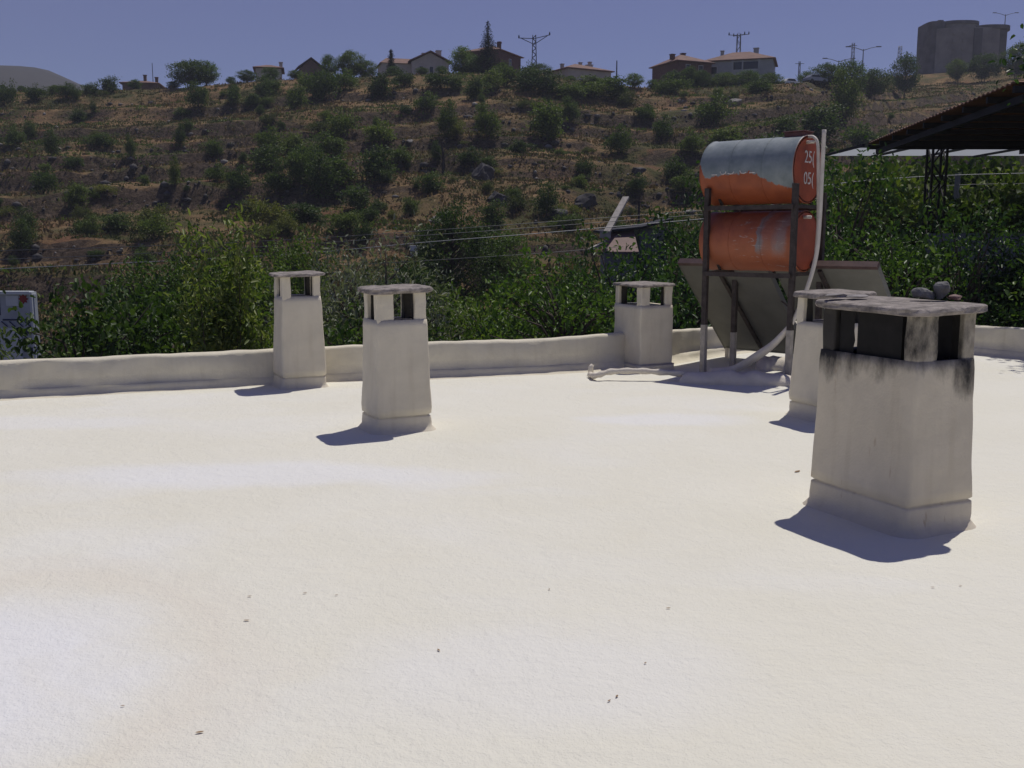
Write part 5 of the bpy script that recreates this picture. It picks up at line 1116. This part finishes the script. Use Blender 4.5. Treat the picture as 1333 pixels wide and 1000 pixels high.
o = MB(); pa, pb = at(788, 306, Ys - 1.2), at(815, 257, Ys + .8)
o.bar(pa, pb, .30, .10); o = o.build("plank", M["plank"], bevel=.01); tag(o, "pale timber plank leaning steeply on the shed roof", "plank")
o = MB(); b0 = at(781, 305, Ys - 1.3); b1 = at(795, 306, Ys - 1.3); o.bar(b0, b1, .12, .3); o = o.build("board", M["plank"]); tag(o, "short pale board under the foot of the leaning plank", "board")
pole("thin dark post standing behind the shed door", 832, 262, 47.5, .07, mat="steel")
# roof heap of white scrap right of the shed
p = hit(900, 278); pebble("boulder", tuple(p), (1.2, .8, .5), 91, M["palerock"], "pale jagged rock right of the shed behind the tanks", "boulder")

# billboard
Yb_ = 19; bx0, bx1 = at(-40, 382, Yb_)[0], at(46, 382, Yb_)[0]; bz = lambda py: at(20, py, Yb_)[2]; bX = lambda px: at(px, 420, Yb_)[0]
bo = thing("billboard", "pale blue billboard with a red mark at the left frame edge", "billboard", ((bx0 + bx1) / 2, Yb_, -7)); cxb = (bx0 + bx1) / 2
def brd(x0, x1, y0, y1, d, mat, name, th=.01): 
    z0, z1 = bz(y1) + 7, bz(y0) + 7; return MB().box(((x0 + x1) / 2 - cxb, -d, (z0 + z1) / 2), (x1 - x0, th, z1 - z0)).build(name, M[mat], bo)
brd(bx0, bx1, 383, 475, 0, "boardface", "panel", .12)
brd(bX(44.5), bX(47.5), 380, 478, .02, "boardwhite", "frame", .2); brd(bx0, bX(44.5), 379, 383, .02, "boardwhite", "frame", .2)
brd(bX(-20), bX(4), 384, 410, .064, "boardblue", "printed_stripe"); brd(bX(6), bX(43), 415, 417, .064, "boardblue", "printed_line")
brd(bX(2), bX(29), 427, 470, .064, "boardwhite", "printed_block"); brd(bX(12), bX(28), 385, 398, .064, "boardwhite", "printed_block")
pts = MB(); cx_, cz_ = bX(34.5) - cxb, bz(389) + 7; ro = .10
V = [(cx_ + math.cos(k * math.pi / 8) * ro * (1 if k % 2 == 0 else .62), -.068, cz_ + math.sin(k * math.pi / 8) * ro * (1 if k % 2 == 0 else .62)) for k in range(16)]
n = 16; V2_ = [(x, -.061, z) for x, y, z in V]; pts.add(V + V2_, [tuple(range(n))] + [(k, n + k, n + (k + 1) % n, (k + 1) % n) for k in range(n)]); pts.build("printed_emblem", M["boardred"], bo)
for k in range(4):
    x = bX(8 + k * 10) - cxb; zz = bz(421.5) + 7; MB().bar((x - .05, -.067, zz + .05), (x + .06, -.067, zz - .05), .05, .008).build("printed_mark", M["boardblue"], bo)
for k in range(3):
    brd(bX(31), bX(43), 428 + k * 12, 434 + k * 12, .064, "boardblue", "printed_mark")
for x in (bx0 + .3, bx1 - .15): MB().box((x - cxb, .14, (bz(383) + 7) / 2), (.12, .12, bz(383) + 7)).build("post", M["galv"], bo)
# cables
def cable(label, pts, Y, r, mat, group="overhead cables crossing the valley"):
    P = [at(px, py, y_) for (px, py), y_ in zip(pts, Y)]; P = [p + (p - q) * 0.6 for p, q in ((P[0], P[1]),)] + P + [P[-1] + (P[-1] - P[-2]) * .1]
    o = MB().tube(sample(P, 10), r, 6, cap=True).build("cable", M[mat], smooth=True); tag(o, label, "cable", group)
cable("pale overhead cable, the brightest of the set crossing the hill's foot", [(-60, 353), (150, 343), (380, 331), (560, 315), (700, 304), (905, 286)], [36, 37, 38, 39, 40, 42], .016, "wire")
cable("thin overhead cable, topmost of the set crossing the hill's foot", [(-60, 328), (150, 322), (380, 312), (560, 300), (700, 290), (905, 275)], [37, 38, 39, 40, 41, 43], .013, "wire2")
cable("thin overhead cable between the topmost and the brightest one", [(-60, 340), (150, 332), (380, 319), (560, 306), (700, 296), (905, 280)], [36.5, 37.5, 38.5, 39.5, 40.5, 42.5], .013, "wire2")
cable("thin overhead cable, lowest of the set, below the white box", [(300, 352), (420, 347), (560, 339), (700, 330), (800, 322)], [38, 38.5, 39, 40, 41], .011, "wire2")
cable("overhead cable passing under the canopy, the upper one", [(1040, 246), (1130, 235), (1247, 228), (1420, 224)], [36, 36, 35.8, 35], .014, "wire")
cable("overhead cable passing under the canopy, the lower one", [(1040, 262), (1130, 250), (1247, 241), (1420, 238)], [36, 36, 35.8, 35], .012, "wire2")

# ------------------------------------------------------------------ thin summer haze in the air
hz = MB().box((60, 560, 170), (2600, 1300, 360)).build("haze", None); tag(hz, None, None, None, "stuff")
hz.data.materials.clear(); m = bpy.data.materials.new("haze_air"); m.use_nodes = True; nt = m.node_tree; nt.nodes.remove(nt.nodes["Principled BSDF"])
vol = nt.nodes.new("ShaderNodeVolumePrincipled"); vol.inputs["Density"].default_value = 0.00040; vol.inputs["Color"].default_value = (0.80, 0.85, 1.0, 1)
nt.links.new(vol.outputs[0], nt.nodes["Material Output"].inputs["Volume"]); hz.data.materials.append(m)
